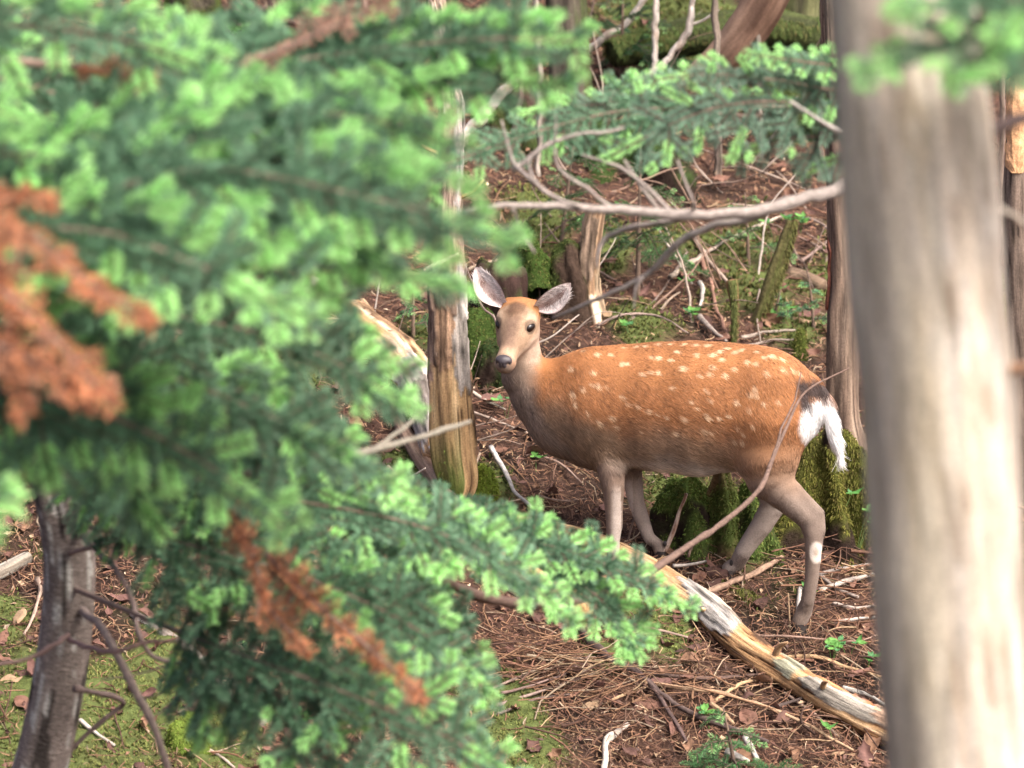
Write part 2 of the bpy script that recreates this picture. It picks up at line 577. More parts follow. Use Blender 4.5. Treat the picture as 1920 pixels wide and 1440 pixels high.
# dead leaves: one mesh per shape, copies share it
def leaf_mesh(name, L, W, curl, fold, col, lobes=0, seed=0, mat=M_LEAF):
    r = np.random.default_rng(seed)
    nu, nv = 9, 5
    u = np.linspace(0, 1, nu)[:, None]
    v = np.linspace(-1, 1, nv)[None]
    w = W / 2 * np.sin(np.pi * np.clip(u, .02, .985) ** .8) ** .75
    if lobes:
        w = w * (1 + .28 * np.sin(u * lobes * 2 * np.pi))
    x = (u - .5) * L + 0 * v
    yv = w * v
    z = fold * np.abs(v) * w + curl * L * ((u - .5) ** 2 * 2.2 - .2) + .22 * W * noise3(u * 4 + seed, v * 2.0, 0, seed) + .25 * curl * W * v * (u - .5)
    p = np.stack([x, yv, z], -1).reshape(-1, 3)
    i = np.arange(nu - 1)[:, None] * nv
    j = np.arange(nv - 1)[None]
    q = np.stack([i + j, i + j + 1, i + nv + j + 1, i + nv + j], -1).reshape(-1, 4)
    c = np.asarray(col) * (1 + .2 * noise3(p[:, 0] * 60, p[:, 1] * 60, 0, seed + 3))[:, None]
    mid = np.exp(-(np.tile(v.ravel(), nu) / .25) ** 2)
    c = lerp(c, np.asarray(col) * 1.35, mid * .4)
    g = Geo()
    g.add(p, q, c)
    return g.mesh(name, mat)

LEAF_COLS = [(.165, .085, .070), (.20, .105, .080), (.26, .15, .10), (.115, .062, .054), (.36, .25, .165), (.185, .098, .088), (.15, .08, .066), (.13, .07, .06)]
LEAF_COLS = [tuple(np.array(c_) * np.array([.82, .80, .74])) for c_ in LEAF_COLS]
LEAVES = [leaf_mesh('dead_leaf', rng.uniform(.045, .085), rng.uniform(.026, .05), rng.uniform(-.5, .8), rng.uniform(-.3, .9), LEAF_COLS[k % 8], [0, 3, 0, 2, 4][k % 5], k) for k in range(24)]

def frame_rot(nr, a):
    t = unit(np.array([math.cos(a), math.sin(a), 0]) - nr * (nr @ np.array([math.cos(a), math.sin(a), 0])))
    s = np.cross(nr, t)
    return np.stack([t, s, nr], 1)

from mathutils import Matrix
def place(me, name, loc, R, sc=1.0):
    o = bpy.data.objects.new(name, me)
    COL.objects.link(o)
    M = Matrix([[*(R[i] * sc), loc[i]] for i in range(3)] + [[0, 0, 0, 1]])
    o.matrix_world = M
    return o

MARKS = [((1330, 1170), 'beside the long peeled log'), ((1560, 1330), 'beside the rotten end of the long peeled log'), ((1100, 1290), 'among the brushwood below the long peeled log'), ((1400, 1400), 'around the low young fir in front of the log'),
         ((1500, 1170), 'near the hind hoof of the deer'), ((1590, 1080), 'behind the hind leg of the deer'), ((1290, 1040), 'between the front and hind hooves of the deer'), ((1080, 900), 'beneath the breast of the deer'), ((930, 780), 'below the neck of the deer'),
         ((850, 940), 'at the foot of the peeled standing trunk'), ((760, 880), 'behind the foot of the peeled standing trunk'), ((700, 620), 'along the thick curved log'), ((1566, 1000), 'at the tall shaggy mossy stump'), ((1300, 600), 'on the slope above the back of the deer'),
         ((1440, 600), 'around the slender mossy snags'), ((1540, 450), 'on the slope beside the dark furrowed trunk'), ((1150, 560), 'around the broken snag behind the deer'), ((1000, 640), 'behind the deer head'), ((100, 1300), 'on the moss around the grey fir trunk'), ((350, 1400), 'around the bright moss cushion'),
         ((960, 1380), 'on the mossy patch under the lowest fir sprays'), ((1300, 250), 'high on the slope behind the drooping sprays'), ((560, 40), 'high on the slope behind the layered sprays'), ((1910, 500), 'beyond the pale near trunk'), ((1560, 200), 'high on the slope beside the mossy trunk'), ((980, 330), 'behind the dead grey limb')]
def near_mark(px, py):
    return min(MARKS, key=lambda m: (m[0][0] - px) ** 2 + (m[0][1] - py) ** 2)[1]

def leaf_scatter(n_one, n_mass):
    x, y = scatter(n_one + n_mass, 6.9, 13.5)
    m = mossiness(x, y)
    nr = slope_normal(x, y)
    z = gz(x, y)
    order = np.argsort(y)
    px, py = to_px(np.stack([x, y, z], -1))
    vis = (px > 0) & (px < 1640) & (py > 0) & (py < 1440) & ((px > 880) | (py > 1050))
    cand = [i for i in order if vis[i] and m[i] < .7][:n_one]
    one = set(cand)
    g = Geo()
    for i in range(len(x)):
        N_ = unit(nr[i] + rng.normal(0, .30, 3))
        Rm = frame_rot(N_, rng.uniform(0, 2 * np.pi))
        sc = rng.uniform(.55, 1.15)
        loc = np.array([x[i], y[i], z[i] + .020 + rng.uniform(0, .016)])
        kk = rng.integers(len(LEAVES))
        me = LEAVES[kk]
        tone = ['reddish brown', 'reddish brown', 'tan', 'dark brown', 'pale tan', 'reddish brown', 'brown', 'dark brown'][kk % 8]
        if i in one:
            tag(place(me, 'dead_leaf', loc, Rm, sc), 'curled ' + tone + ' dead leaf ' + near_mark(px[i], py[i]), 'leaf', 'dead leaves on the forest floor')
        else:
            v = np.zeros(len(me.vertices) * 3, np.float32)
            me.vertices.foreach_get('co', v)
            v = v.reshape(-1, 3) * sc @ Rm.T + loc
            q = np.zeros(len(me.polygons) * 4, np.int32)
            me.loops.foreach_get('vertex_index', q)
            c = np.zeros(len(v) * 4, np.float32)
            me.attributes['Col'].data.foreach_get('color', c)
            g.add(v, q.reshape(-1, 4), c.reshape(-1, 4)[:, :3])
    tag(g.build('leaf_litter', M_LEAF), 'mass of small dead leaves covering the slope', 'leaf litter', kind='stuff')

leaf_scatter(220, 1100)

# moss: short pointed sprigs
def moss_sprigs(geo, p, nrm, size, col, per=3, r=rng, droop=0.0):
    n = len(p)
    for k in range(per):
        a = r.uniform(0, 2 * np.pi, n)
        ref = np.where(np.abs(nrm[:, 2:3]) > .9, np.array([[1.0, 0, 0]]), np.array([[0, 0, 1.0]]))
        s = unit(np.cross(nrm, ref))
        b = np.cross(nrm, s)
        out = s * np.cos(a)[:, None] + b * np.sin(a)[:, None]
        side = np.cross(nrm, out)
        h = size * r.uniform(.6, 1.3, n)
        d = unit(nrm + out * r.uniform(.3, 1.1, n)[:, None] + np.array([0, 0, -droop]))
        w = h * .16
        base = p - nrm * .003
        v = np.stack([base - side * w[:, None], base + side * w[:, None], base + d * (h * .6)[:, None] + side * (w * .8)[:, None], base + d * (h * .6)[:, None] - side * (w * .8)[:, None], base + (d + np.array([0, 0, -.15 - droop])) * h[:, None]], 1)
        i = np.arange(n)[:, None] * 5
        c = np.asarray(col) * r.uniform(.65, 1.4, (n, 1))
        c = lerp(np.broadcast_to(c, (n, 3)), np.array([.17, .125, .055]), r.random(n) ** 3 * .75)      # dry brown tips among the green
        cc = np.repeat(c, 5, 0).reshape(n, 5, 3).copy()
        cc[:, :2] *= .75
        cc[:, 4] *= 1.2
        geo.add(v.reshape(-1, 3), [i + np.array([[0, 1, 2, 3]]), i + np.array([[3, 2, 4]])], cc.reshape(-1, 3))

def ground_moss(n):
    x, y = scatter(n, 6.8, 14)
    m = mossiness(x, y)
    k = rng.random(n) < m
    x, y = x[k], y[k]
    p = np.stack([x, y, gz(x, y) + .020], -1)
    nn = fbm(x * 3, y * 3, 0, 2, 77)
    px, py = to_px(p)
    light = np.clip(.35 + .5 * nn + .35 * sstep(600, 100, px) * sstep(1150, 1300, py), 0, 1)  # moss tone varies; towards the lower left sunlight is painted into it
    g = Geo()
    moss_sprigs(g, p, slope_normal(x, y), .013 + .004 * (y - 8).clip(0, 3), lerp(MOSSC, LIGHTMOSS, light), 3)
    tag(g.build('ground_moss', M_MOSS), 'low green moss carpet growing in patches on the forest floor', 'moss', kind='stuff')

ground_moss(120000)

# ------------------------------------------------------------------ mossy stumps and hummocks
def hummock(name, label, cat, cx, top, bottom, wpx, moss=.8, n=2600, col=SOIL, mcol=MOSSC, ridged=.12, depth=1.0, seed=0, Y=None, sprig=.011, group=None, droop=.12, flare=0.0):
    """a rounded stump that stands on the ground: its outline in the photograph, its foot on the slope"""
    q = on_ground(cx, bottom) if Y is None else P(np.array(float(cx)), np.array(float(bottom)), np.array(Y))
    Yc = q[1]
    rx = px_r(wpx, Yc)
    tp = P(np.array(float(cx)), np.array(float(top)), np.array(Yc + rx * depth * .6))
    H = tp[2] - q[2]
    c0 = np.array([q[0], Yc + rx * depth * .8, q[2] - .10])
    Ht = H + .10
    nu, nv = 56, 30
    th = np.linspace(0, 2 * np.pi, nu, endpoint=False)[None]
    t = np.linspace(0, 1, nv)[:, None]
    rad = np.where(t < .72, 1.12 - .22 * t + flare * (.72 - t) ** 1.5, 0) + np.where(t >= .72, (1.12 - .22 * .72) * np.sqrt(np.clip(1 - ((t - .72) / .28) ** 2, 0, 1)), 0)
    zt = np.where(t < .72, t / .72 * .62, .62 + .38 * np.sin((t - .72) / .28 * np.pi / 2))
    if moss >= .6:                                         # a cushion: domed, spreading into the soil
        zt = np.sin(t * np.pi / 2) ** .9
        rad = 1.05 * np.cos(t * np.pi / 2) ** .62 + (.30 + .5 * flare) * (1 - t) ** 3
    rr = rad * (1 + ridged * np.sin(5 * th + seed + 3 * t) * (1 - t * .6) + .36 * fbm(np.cos(th) * 1.6 + seed, np.sin(th) * 1.6, t * 2.6, 3, seed + 80))
    x = c0[0] + rx * rr * np.cos(th)
    y = c0[1] + rx * depth * rr * np.sin(th)
    z = c0[2] + Ht * zt + .035 * noise3(x * 12, y * 12, 0, seed + 9) + .018 * noise3(x * 30, y * 30, 0, seed + 10)
    p = np.stack([x, y, z], -1)
    nz = fbm(x * 9, y * 9, z * 9, 3, seed + 30)
    mm = sstep(.35, .65, moss + .45 * nz - .35 * (1 - t))
    c = lerp(col, np.asarray(mcol) * .75, mm)
    i = np.arange(nv - 1)[:, None] * nu
    j = np.arange(nu)[None]
    j2 = (j + 1) % nu
    quads = np.stack([i + j, i + j2, i + nu + j2, i + nu + j], -1).reshape(-1, 4)
    root = empty(name, (c0[0], c0[1], q[2]), label, cat, group)
    g = Geo()
    pv = p.reshape(-1, 3)
    g.add(pv, quads, c.reshape(-1, 3), pv * np.array([1, 1, .25]))
    g.build('stump_wood' if moss < .6 else 'mound', M_MOSSBED if moss >= .6 else M_BARK, root)
    A, B, C_ = pv[quads[:, 0]], pv[quads[:, 1]], pv[quads[:, 3]]
    cr = np.cross(B - A, C_ - A)
    ar = np.linalg.norm(cr, axis=1)
    fi = rng.choice(len(quads), n, p=ar / ar.sum())
    a, b = rng.random(n), rng.random(n)
    sp = A[fi] + (B[fi] - A[fi]) * a[:, None] + (C_[fi] - A[fi]) * b[:, None]
    nr = unit(cr[fi])
    mmf = mm.reshape(-1)[quads[fi, 0]]
    k = rng.random(n) < mmf
    g = Geo()
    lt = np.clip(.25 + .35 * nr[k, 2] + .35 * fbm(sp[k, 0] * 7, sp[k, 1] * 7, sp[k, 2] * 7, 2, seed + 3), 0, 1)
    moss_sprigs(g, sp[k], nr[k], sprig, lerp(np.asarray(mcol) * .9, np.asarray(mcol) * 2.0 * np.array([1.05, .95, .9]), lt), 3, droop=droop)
    tag(g.build('moss', M_MOSS, root), kind='stuff')
    return root

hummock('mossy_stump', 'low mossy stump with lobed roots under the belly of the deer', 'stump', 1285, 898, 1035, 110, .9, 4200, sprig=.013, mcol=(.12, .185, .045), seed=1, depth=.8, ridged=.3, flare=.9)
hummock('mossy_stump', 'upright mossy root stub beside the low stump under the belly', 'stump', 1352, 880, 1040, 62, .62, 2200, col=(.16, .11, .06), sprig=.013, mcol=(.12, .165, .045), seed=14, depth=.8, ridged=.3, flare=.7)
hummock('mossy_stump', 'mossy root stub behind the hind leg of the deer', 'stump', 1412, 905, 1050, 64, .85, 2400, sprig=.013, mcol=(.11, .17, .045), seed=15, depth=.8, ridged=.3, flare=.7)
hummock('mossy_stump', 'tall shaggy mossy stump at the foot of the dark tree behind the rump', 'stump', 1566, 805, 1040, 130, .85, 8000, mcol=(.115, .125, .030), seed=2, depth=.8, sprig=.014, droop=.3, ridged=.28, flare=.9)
hummock('mossy_mound', 'rounded mossy mound beside the peeled trunk behind the deer head', 'mound', 893, 585, 705, 92, .95, 2600, mcol=(.050, .085, .020), seed=3)
hummock('mossy_mound', 'dark green mossy mound behind the neck of the deer', 'mound', 925, 655, 730, 88, .95, 2000, mcol=(.032, .055, .018), seed=4)
hummock('rotten_stump', 'rotten stump of red brown wood darkened to the shade of a hollow behind the ears of the deer', 'stump', 935, 482, 620, 95, .42, 1200, ridged=.3, col=(.045, .026, .021), mcol=(.06, .10, .025), seed=5)  # rotten wood colour lowered further to paint the shade of a hollow
hummock('rotten_stump', 'dark mossy stump leaning against the broken snag behind the deer', 'stump', 1066, 455, 610, 78, .7, 2600, col=(.06, .04, .03), mcol=(.06, .085, .025), seed=6)
hummock('mossy_mound', 'mossy clump capping the dark hollow stump', 'mound', 990, 452, 500, 66, .95, 1500, mcol=(.055, .095, .022), seed=7, Y=float(on_ground(1000, 600)[1]))
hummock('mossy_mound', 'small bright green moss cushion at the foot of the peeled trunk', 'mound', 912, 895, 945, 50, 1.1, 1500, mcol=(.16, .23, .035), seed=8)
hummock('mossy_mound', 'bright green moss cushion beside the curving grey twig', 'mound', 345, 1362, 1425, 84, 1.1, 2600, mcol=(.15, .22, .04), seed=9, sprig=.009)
hummock('mossy_stump', 'mossy stump behind the compound leaved plant', 'stump', 362, -60, 52, 96, .8, 2200, col=(.07, .06, .045), mcol=(.075, .105, .03), seed=10)
hummock('mossy_stump', 'small moss covered stub on the slope above the back of the deer', 'stump', 1500, 618, 675, 25, 1.0, 900, mcol=(.10, .13, .03), seed=11)
hummock('mossy_mound', 'mossy hump at the foot of the far leaning trunk', 'mound', 1180, 230, 330, 190, .8, 2400, mcol=(.05, .085, .025), seed=12)
hummock('mossy_mound', 'mossy bank behind the drooping fir branches', 'mound', 1480, 150, 260, 150, .75, 2200, mcol=(.07, .10, .03), seed=13)

hummock('mossy_mound', 'mossy hump with shade put into its dark soil colour under the far thick mossy log', 'mound', 1290, 120, 210, 150, .7, 2200, col=(.04, .028, .022), mcol=(.05, .08, .024), seed=16)  # mound added with dark soil, painted shade below the log
hummock('rotten_stump', 'reddish rotten stump in the hollow beside the forked white branch', 'stump', 1205, 145, 200, 70, .2, 500, col=(.13, .055, .035), mcol=(.05, .08, .024), seed=17)
hummock('mossy_mound', 'mossy hump with soil coloured dark as shade behind the pinkish dead tips', 'mound', 660, -40, 60, 150, .55, 1600, col=(.05, .034, .028), mcol=(.05, .075, .025), seed=18)  # added mound; its dark soil colour stands in for shade
hummock('mossy_mound', 'mossy hump between the white branches and the peeled trunk', 'mound', 960, 160, 260, 140, .7, 1800, col=(.06, .04, .032), mcol=(.06, .085, .028), seed=19)  # another added mound whose dark soil paints shade on the far slope

# ------------------------------------------------------------------ dead trunks, snags and logs
def wood_col(base, dark, light, seed, moss_side=None, moss_s=(0, 0), mcol=MOSSC, patches=(), crack=1.0, tone=None):
    """colours of weathered wood: grain, cracks, remains of bark (patches: share of length from/to, angle, half width, colour), moss at the foot"""
    base, dark, light = (np.asarray(t, float) for t in (base, dark, light))
    def masks(s, th, L):
        out = []
        for k, (f0, f1, tc, tw, col) in enumerate(patches):
            da = np.abs((th - tc + np.pi) % (2 * np.pi) - np.pi) / tw
            ds = np.abs(s / L - (f0 + f1) / 2) / ((f1 - f0) / 2)
            n = fbm(np.cos(th) * 3, np.sin(th) * 3, s * 16 + k * 9, 4, seed + 300 + k)
            out.append(sstep(1.06, .98, np.maximum(da, ds) * .6 + .4 * np.hypot(da, ds) * .8 + .42 * n))
        return out
    def cracks(s, th):
        n = noise3(np.cos(th) * 7 + .4 * noise3(s * 5, seed, 0, 7), np.sin(th) * 7, s * 1.6 + seed, seed + 320)
        return sstep(.10, .02, np.abs(n)) * sstep(-.2, .3, noise3(np.cos(th) * 2, np.sin(th) * 2, s * 2.2, seed + 321))
    def fn(p, s, th):
        L = s.max()
        n = fbm(np.cos(th) * 3.2, np.sin(th) * 3.2 + seed, s * 2.5, 3, seed + 100)
        n2 = fbm(np.cos(th) * 12, np.sin(th) * 12, s * 3, 3, seed + 105)
        n3 = fbm(np.cos(th) * 4, np.sin(th) * 4, s * 14, 3, seed + 108)
        b_ = base if tone is None else lerp(base, np.asarray(tone[2], float), sstep(tone[0], tone[1], s / L))
        l_ = light if tone is None else lerp(light, np.asarray(tone[2], float) * 1.35, sstep(tone[0], tone[1], s / L))
        c = b_ * (1 - np.clip(n, 0, 1))[:, None] + l_ * np.clip(n, 0, 1)[:, None]
        c = lerp(c, dark, np.clip(-n * .9 + .25 * np.clip(-n3, 0, 1), 0, 1))
        c = c * np.clip(1 + .30 * n2 + .14 * n3, .3, 2)[:, None]
        c = lerp(c, dark * .45, cracks(s, th) * crack)
        for m, pt in zip(masks(s, th, L), patches):
            pc = np.asarray(pt[4], float) * np.clip(1 + .75 * n3 + .5 * n2, .18, 2)[:, None]
            c = lerp(c, pc, m)
        if moss_side is not None:
            a = np.cos(th - moss_side) * .5 + .5
            k = sstep(moss_s[1], moss_s[0], s) * sstep(.45, .75, a + .35 * n)
            c = lerp(c, np.asarray(mcol), k)
        return c
    def relief(s, th, L):
        r_ = -.0035 * cracks(s, th) * crack + .0018 * fbm(np.cos(th) * 10, np.sin(th) * 10, s * 6, 2, seed + 330)
        for m in masks(s, th, L):
            r_ = r_ + m * (.0045 + .003 * fbm(np.cos(th) * 8, np.sin(th) * 8, s * 25, 2, seed + 331))
        return r_
    fn.relief = relief
    return fn

def upright(pts, y_of, Y=None, dY=None):
    """pixel polyline (px, py, width px) of something that stands with its foot at pixel y_of -> points, radii"""
    if Y is None:
        Y = float(on_ground(y_of[0], y_of[1])[1])
    p, r = [], []
    for k, (a, b, w) in enumerate(pts):
        yy = Y + (dY[k] if dY else 0)
        p.append(P(np.array(float(a)), np.array(float(b)), np.array(yy)))
        r.append(px_r(w, yy))
    return np.array(p), np.array(r), Y

def to_floor(p, r, flare=1.15):
    """carry the lower end (first point) on down into the ground"""
    d = unit(p[0] - p[1])
    if d[2] > -.3:
        d = unit(d + np.array([0, 0, -.8]))
    q = p[0].copy()
    for _ in range(400):
        q = q + d * .02
        if q[2] < gz(q[0], q[1]) - .06:
            break
    gap_ = np.linalg.norm(q - p[0])
    if gap_ > .05:
        m = max(1, int(gap_ / .12))
        t = (np.arange(m) / m)[:, None]
        p = np.concatenate([q + (p[0] - q) * t, p])
        r = np.concatenate([r[0] * (flare + (1 - flare) * t[:, 0] ** .5), r])
    return p, r

def bark_plate(parent, c, T, S, U, R, th0, th1, s0, s1, s, col, mat, thick=.006, name='bark_plate', seed=0):
    """a curved plate of bark that stands proud of the trunk, with a ragged edge"""
    i0, i1 = np.searchsorted(s, s0), np.searchsorted(s, s1)
    i1 = max(i1, i0 + 3)
    idx = np.arange(i0, min(i1, len(s)))
    nv = 9
    v = np.linspace(-1, 1, nv)
    tt = np.linspace(-1, 1, len(idx))
    half = (th1 - th0) / 2 * (np.sqrt(np.clip(1 - np.abs(tt) ** 4, .05, 1))) * (1 + .25 * noise3(tt * 4, seed, 0, seed))
    mid = (th0 + th1) / 2 + .15 * noise3(tt * 3, seed + 5, 0, seed)
    th = mid[:, None] + half[:, None] * v[None]
    outs = []
    for lay in (thick, -.004):
        rr = R[idx][:, None] * 1.02 + lay + (.003 * fbm(th * 4, s[idx][:, None] * 30, seed, 2, seed) if lay > 0 else 0)
        outs.append(c[idx][:, None] + rr[..., None] * (np.cos(th)[..., None] * S[idx][:, None] + np.sin(th)[..., None] * U[idx][:, None]))
    n = len(idx)
    vv = np.concatenate([outs[0].reshape(-1, 3), outs[1].reshape(-1, 3)])
    K = n * nv
    i = np.arange(n - 1)[:, None] * nv
    j = np.arange(nv - 1)[None]
    q = np.stack([i + j, i + j + 1, i + nv + j + 1, i + nv + j], -1).reshape(-1, 4)
    f = [q]
    for cc in (0, nv - 1):
        a = np.arange(n - 1) * nv + cc
        f.append(np.stack([a, a + nv, a + nv + K, a + K], -1))
    for rw in (0, n - 1):
        a = rw * nv + np.arange(nv - 1)
        f.append(np.stack([a, a + 1, a + 1 + K, a + K], -1))
    nz = fbm(np.tile(v, 2 * n) * 3, np.repeat(np.concatenate([s[idx], s[idx]]), nv) * 22, seed, 3, seed)
    c_ = np.asarray(col) * (1 + .45 * nz)[:, None]
    g = Geo()
    g.add(vv, f, c_, np.stack([np.tile(v, 2 * n) * .05, np.zeros(2 * K), np.repeat(np.concatenate([s[idx], s[idx]]), nv) * .4], -1) + .01)
    return g.build(name, mat, parent, smooth=False)

def trunk_thing(name, label, cat, pts, foot, base, dark, light, seed, mat=None, sides=28, rough=.10, flute=.03, step=.02, Y=None, dY=None, part='trunk', plates=(), patches=(), tone=None, crack=1.0, moss=None, group=None, floor=True, moss_n=0, mcol=MOSSC, stubs=()):
    p, r, Y = upright(pts, foot, Y, dY)
    if pts[-1][1] < 0:                                     # trunks go on above the frame
        d_ = unit(p[-1] - p[-2])
        d_ = unit(d_ + np.array([0, 0, .6]))
        p = np.concatenate([p, [p[-1] + d_ * .9, p[-1] + d_ * 2.0]])
        r = np.concatenate([r, [r[-1] * .85, r[-1] * .55]])
    if floor:
        p, r = to_floor(p, r)
    if pts[-1][1] < 0:                                     # shares of the length refer to the part in the frame
        L1 = np.linalg.norm(np.diff(p, axis=0), axis=1).sum()
        k_ = (L1 - 2.0) / L1
        patches = [(a * k_, b * k_, *q) for a, b, *q in patches]
        plates = [(a, b, c_ * k_, d2 * k_, q) for a, b, c_, d2, q in plates]
        tone = (tone[0] * k_, tone[1] * k_, tone[2]) if tone else None
        stubs = [(a * k_, *q) for a, *q in stubs]
    root = empty(name, p[0] + np.array([0, 0, .05]), label, cat, group)
    g = Geo()
    mside = moss[0] if moss else None
    wc = wood_col(base, dark, light, seed, mside, moss[1] if moss else (0, 0), mcol, patches, crack, tone)
    c, R = tube(g, p, r, step, sides, rough=rough, flute=flute, colfn=wc, seed=seed, relief=wc.relief)
    g.build(part, mat or M_WOOD, root)
    T, S, U = frames(c)
    s = np.concatenate([[0], np.cumsum(np.linalg.norm(np.diff(c, axis=0), axis=1))])
    for k, (a0, a1, f0, f1, col) in enumerate(plates):
        bark_plate(root, c, T, S, U, R, a0, a1, f0 * s[-1], f1 * s[-1], s, col, M_BARK, seed=seed * 7 + k, thick=max(.004, R.mean() * .06))
    if moss_n:
        ii = rng.integers(0, len(c), moss_n)
        tt = rng.uniform(0, 2 * np.pi, moss_n)
        w = np.ones(moss_n)
        if moss:
            w = sstep(moss[1][1], moss[1][0], s[ii]) * sstep(.35, .8, np.cos(tt - moss[0]) * .5 + .5 + .3 * noise3(s[ii] * 9, tt, 0, seed))
        k = rng.random(moss_n) < w
        nn = np.cos(tt)[:, None] * S[ii] + np.sin(tt)[:, None] * U[ii]
        pp = c[ii] + nn * R[ii][:, None] + T[ii] * rng.uniform(-.5, .5, (moss_n, 1)) * step
        gm = Geo()
        moss_sprigs(gm, pp[k], nn[k], .012, np.asarray(mcol) * 1.3, 3, droop=.6)
        if gm.n:
            tag(gm.build('moss', M_MOSS, root), kind='stuff')
    for (t, th, ln, rr_, up) in stubs:
        i = int(t * (len(c) - 1))
        nn = math.cos(th) * S[i] + math.sin(th) * U[i]
        g = Geo()
        a = c[i] + nn * R[i] * .7
        tube(g, [a, a + (nn + T[i] * up) * ln * .6, a + (nn + T[i] * up * 1.6) * ln], [rr_, rr_ * .8, rr_ * .45], .02, 8, colfn=wood_col(base, dark, light, seed + 9), rough=.15, seed=seed)
        g.build('branch_stub', M_WOOD, root)
    return root

TAN = (.46, .29, .145)
# standing peeled snag by the deer's head
snag = trunk_thing('dead_tree', 'peeled standing dead trunk with tan wood and mossy foot beside the deer head', 'tree',
    [(846, 945, 52), (858, 905, 72), (850, 850, 80), (845, 770, 78), (843, 690, 74), (841, 600, 68), (838, 500, 60), (838, 400, 54), (843, 300, 48), (846, 200, 44), (832, 90, 40), (815, -20, 38), (800, -160, 34)], (850, 945),
    (.50, .33, .165), (.22, .13, .075), (.66, .48, .27), 3, sides=64, rough=.10, flute=.05, step=.008, moss=(math.pi * .92, (.10, .42)), moss_n=2600, mcol=(.09, .135, .03), tone=(.22, .40, (.30, .23, .175)),
    patches=[(.25, .37, .75, .55, (.30, .27, .24)), (.28, .40, 1.9, .6, (.34, .22, .14)), (.36, .44, .45, .5, (.38, .35, .32)), (.38, .50, 1.7, .8, (.25, .18, .135)), (.27, .42, 2.8, .5, (.20, .14, .105)), (.14, .27, -.25, .45, (.26, .16, .10)), (.50, .62, 1.6, .7, (.24, .18, .14)), (.54, .72, .6, .55, (.38, .34, .31)), (.70, .84, 1.7, .8, (.32, .27, .23)), (.44, .56, -.2, .6, (.22, .16, .12))],
    stubs=[(.55, .2, .08, .008, .5), (.62, 2.8, .10, .008, .4)])

def lying(name, label, cat, pts, base, dark, light, seed, mat=None, lift=.5, sides=24, rough=.10, flute=.02, step=.02, part='wood', plates=(), patches=(), tone=None, crack=1.0, group=None, moss=None, moss_n=0, mcol=MOSSC, dz=None, stubs=()):
    p, r = [], []
    for k, (a, b, w) in enumerate(pts):
        q = on_ground(a, b, .02)
        rr_ = px_r(w, q[1]) * (.84 if w > 30 else .95)
        q = on_ground(a, b, rr_ * lift * 2)
        p.append(q + np.array([0, 0, (dz[k] if dz else 0)]))
        r.append(rr_)
    p, r = np.array(p), np.array(r)
    i = int(np.argmin(p[:, 2]))
    root = empty(name, p.mean(0) * np.array([1, 1, 0]) + np.array([0, 0, float(gz(p[:, 0].mean(), p[:, 1].mean()))]), label, cat, group)
    g = Geo()
    wc = wood_col(base, dark, light, seed, moss[0] if moss else None, moss[1] if moss else (0, 0), mcol, patches, crack, tone)
    c, R = tube(g, p, r, step, sides, rough=rough, flute=flute, colfn=wc, seed=seed, relief=wc.relief)
    g.build(part, mat or M_WOOD, root)
    T, S, U = frames(c)
    s = np.concatenate([[0], np.cumsum(np.linalg.norm(np.diff(c, axis=0), axis=1))])
    for k, (a0, a1, f0, f1, col) in enumerate(plates):
        bark_plate(root, c, T, S, U, R, a0, a1, f0 * s[-1], f1 * s[-1], s, col, M_BARK, seed=seed * 7 + k)
    for (t, th, ln, rr_) in stubs:
        i = int(t * (len(c) - 1))
        nn = math.cos(th) * S[i] + math.sin(th) * U[i]
        g = Geo()
        a = c[i] + nn * R[i] * .7
        tube(g, [a, a + (nn + T[i] * .25) * ln * .6, a + (nn + T[i] * .5) * ln], [rr_, rr_ * .85, rr_ * .4], .01, 9, colfn=wood_col(light, dark, light, seed + 9), rough=.2, seed=seed)
        g.build('branch_stub', M_WOOD, root)
    if moss_n:
        ii = rng.integers(0, len(c), moss_n)
        tt = rng.uniform(-.2, np.pi + .2, moss_n)
        nn = np.cos(tt)[:, None] * S[ii] + np.sin(tt)[:, None] * U[ii]
        k = rng.random(moss_n) < sstep(-.5, .3, fbm(c[ii, 0] * 6, c[ii, 1] * 6, tt, 2, seed) + .15)
        gm = Geo()
        moss_sprigs(gm, (c[ii] + nn * R[ii][:, None] + T[ii] * rng.uniform(-.5, .5, (moss_n, 1)) * step)[k], nn[k], .018, np.asarray(mcol) * 1.35, 3, droop=.7)
        tag(gm.build('moss', M_MOSS, root), kind='stuff')
    return root

lying('fallen_log', 'long peeled tan log lying across the slope in front of the deer', 'log',
    [(870, 958, 46), (960, 985, 52), (1050, 1005, 56), (1130, 1030, 60), (1240, 1088, 66), (1330, 1152, 68), (1400, 1216, 68), (1480, 1266, 66), (1560, 1316, 70), (1660, 1368, 74), (1780, 1425, 74)],
    (.47, .29, .145), (.24, .12, .06), (.60, .43, .26), 11, sides=64, rough=.13, flute=.03, step=.009,
    patches=[(.435, .53, 1.5, 1.0, (.31, .285, .26)), (.50, .57, 1.0, .8, (.36, .335, .31)), (.45, .55, 2.7, .7, (.28, .23, .185)), (.675, .72, 1.3, .8, (.24, .235, .17)), (.75, .88, 1.0, .6, (.25, .225, .19)), (.76, .86, 2.2, .7, (.36, .16, .08)), (.05, .24, 2.8, .7, (.20, .12, .08)), (.88, .97, 1.6, 1.2, (.30, .20, .14)), (.30, .36, .7, .4, (.36, .25, .16)), (.60, .64, 2.0, .25, (.10, .06, .04))], crack=1.3,
    stubs=[(.66, 1.3, .075, .010), (.50, .6, .05, .008), (.78, 1.0, .06, .009), (.36, 1.8, .04, .008)])
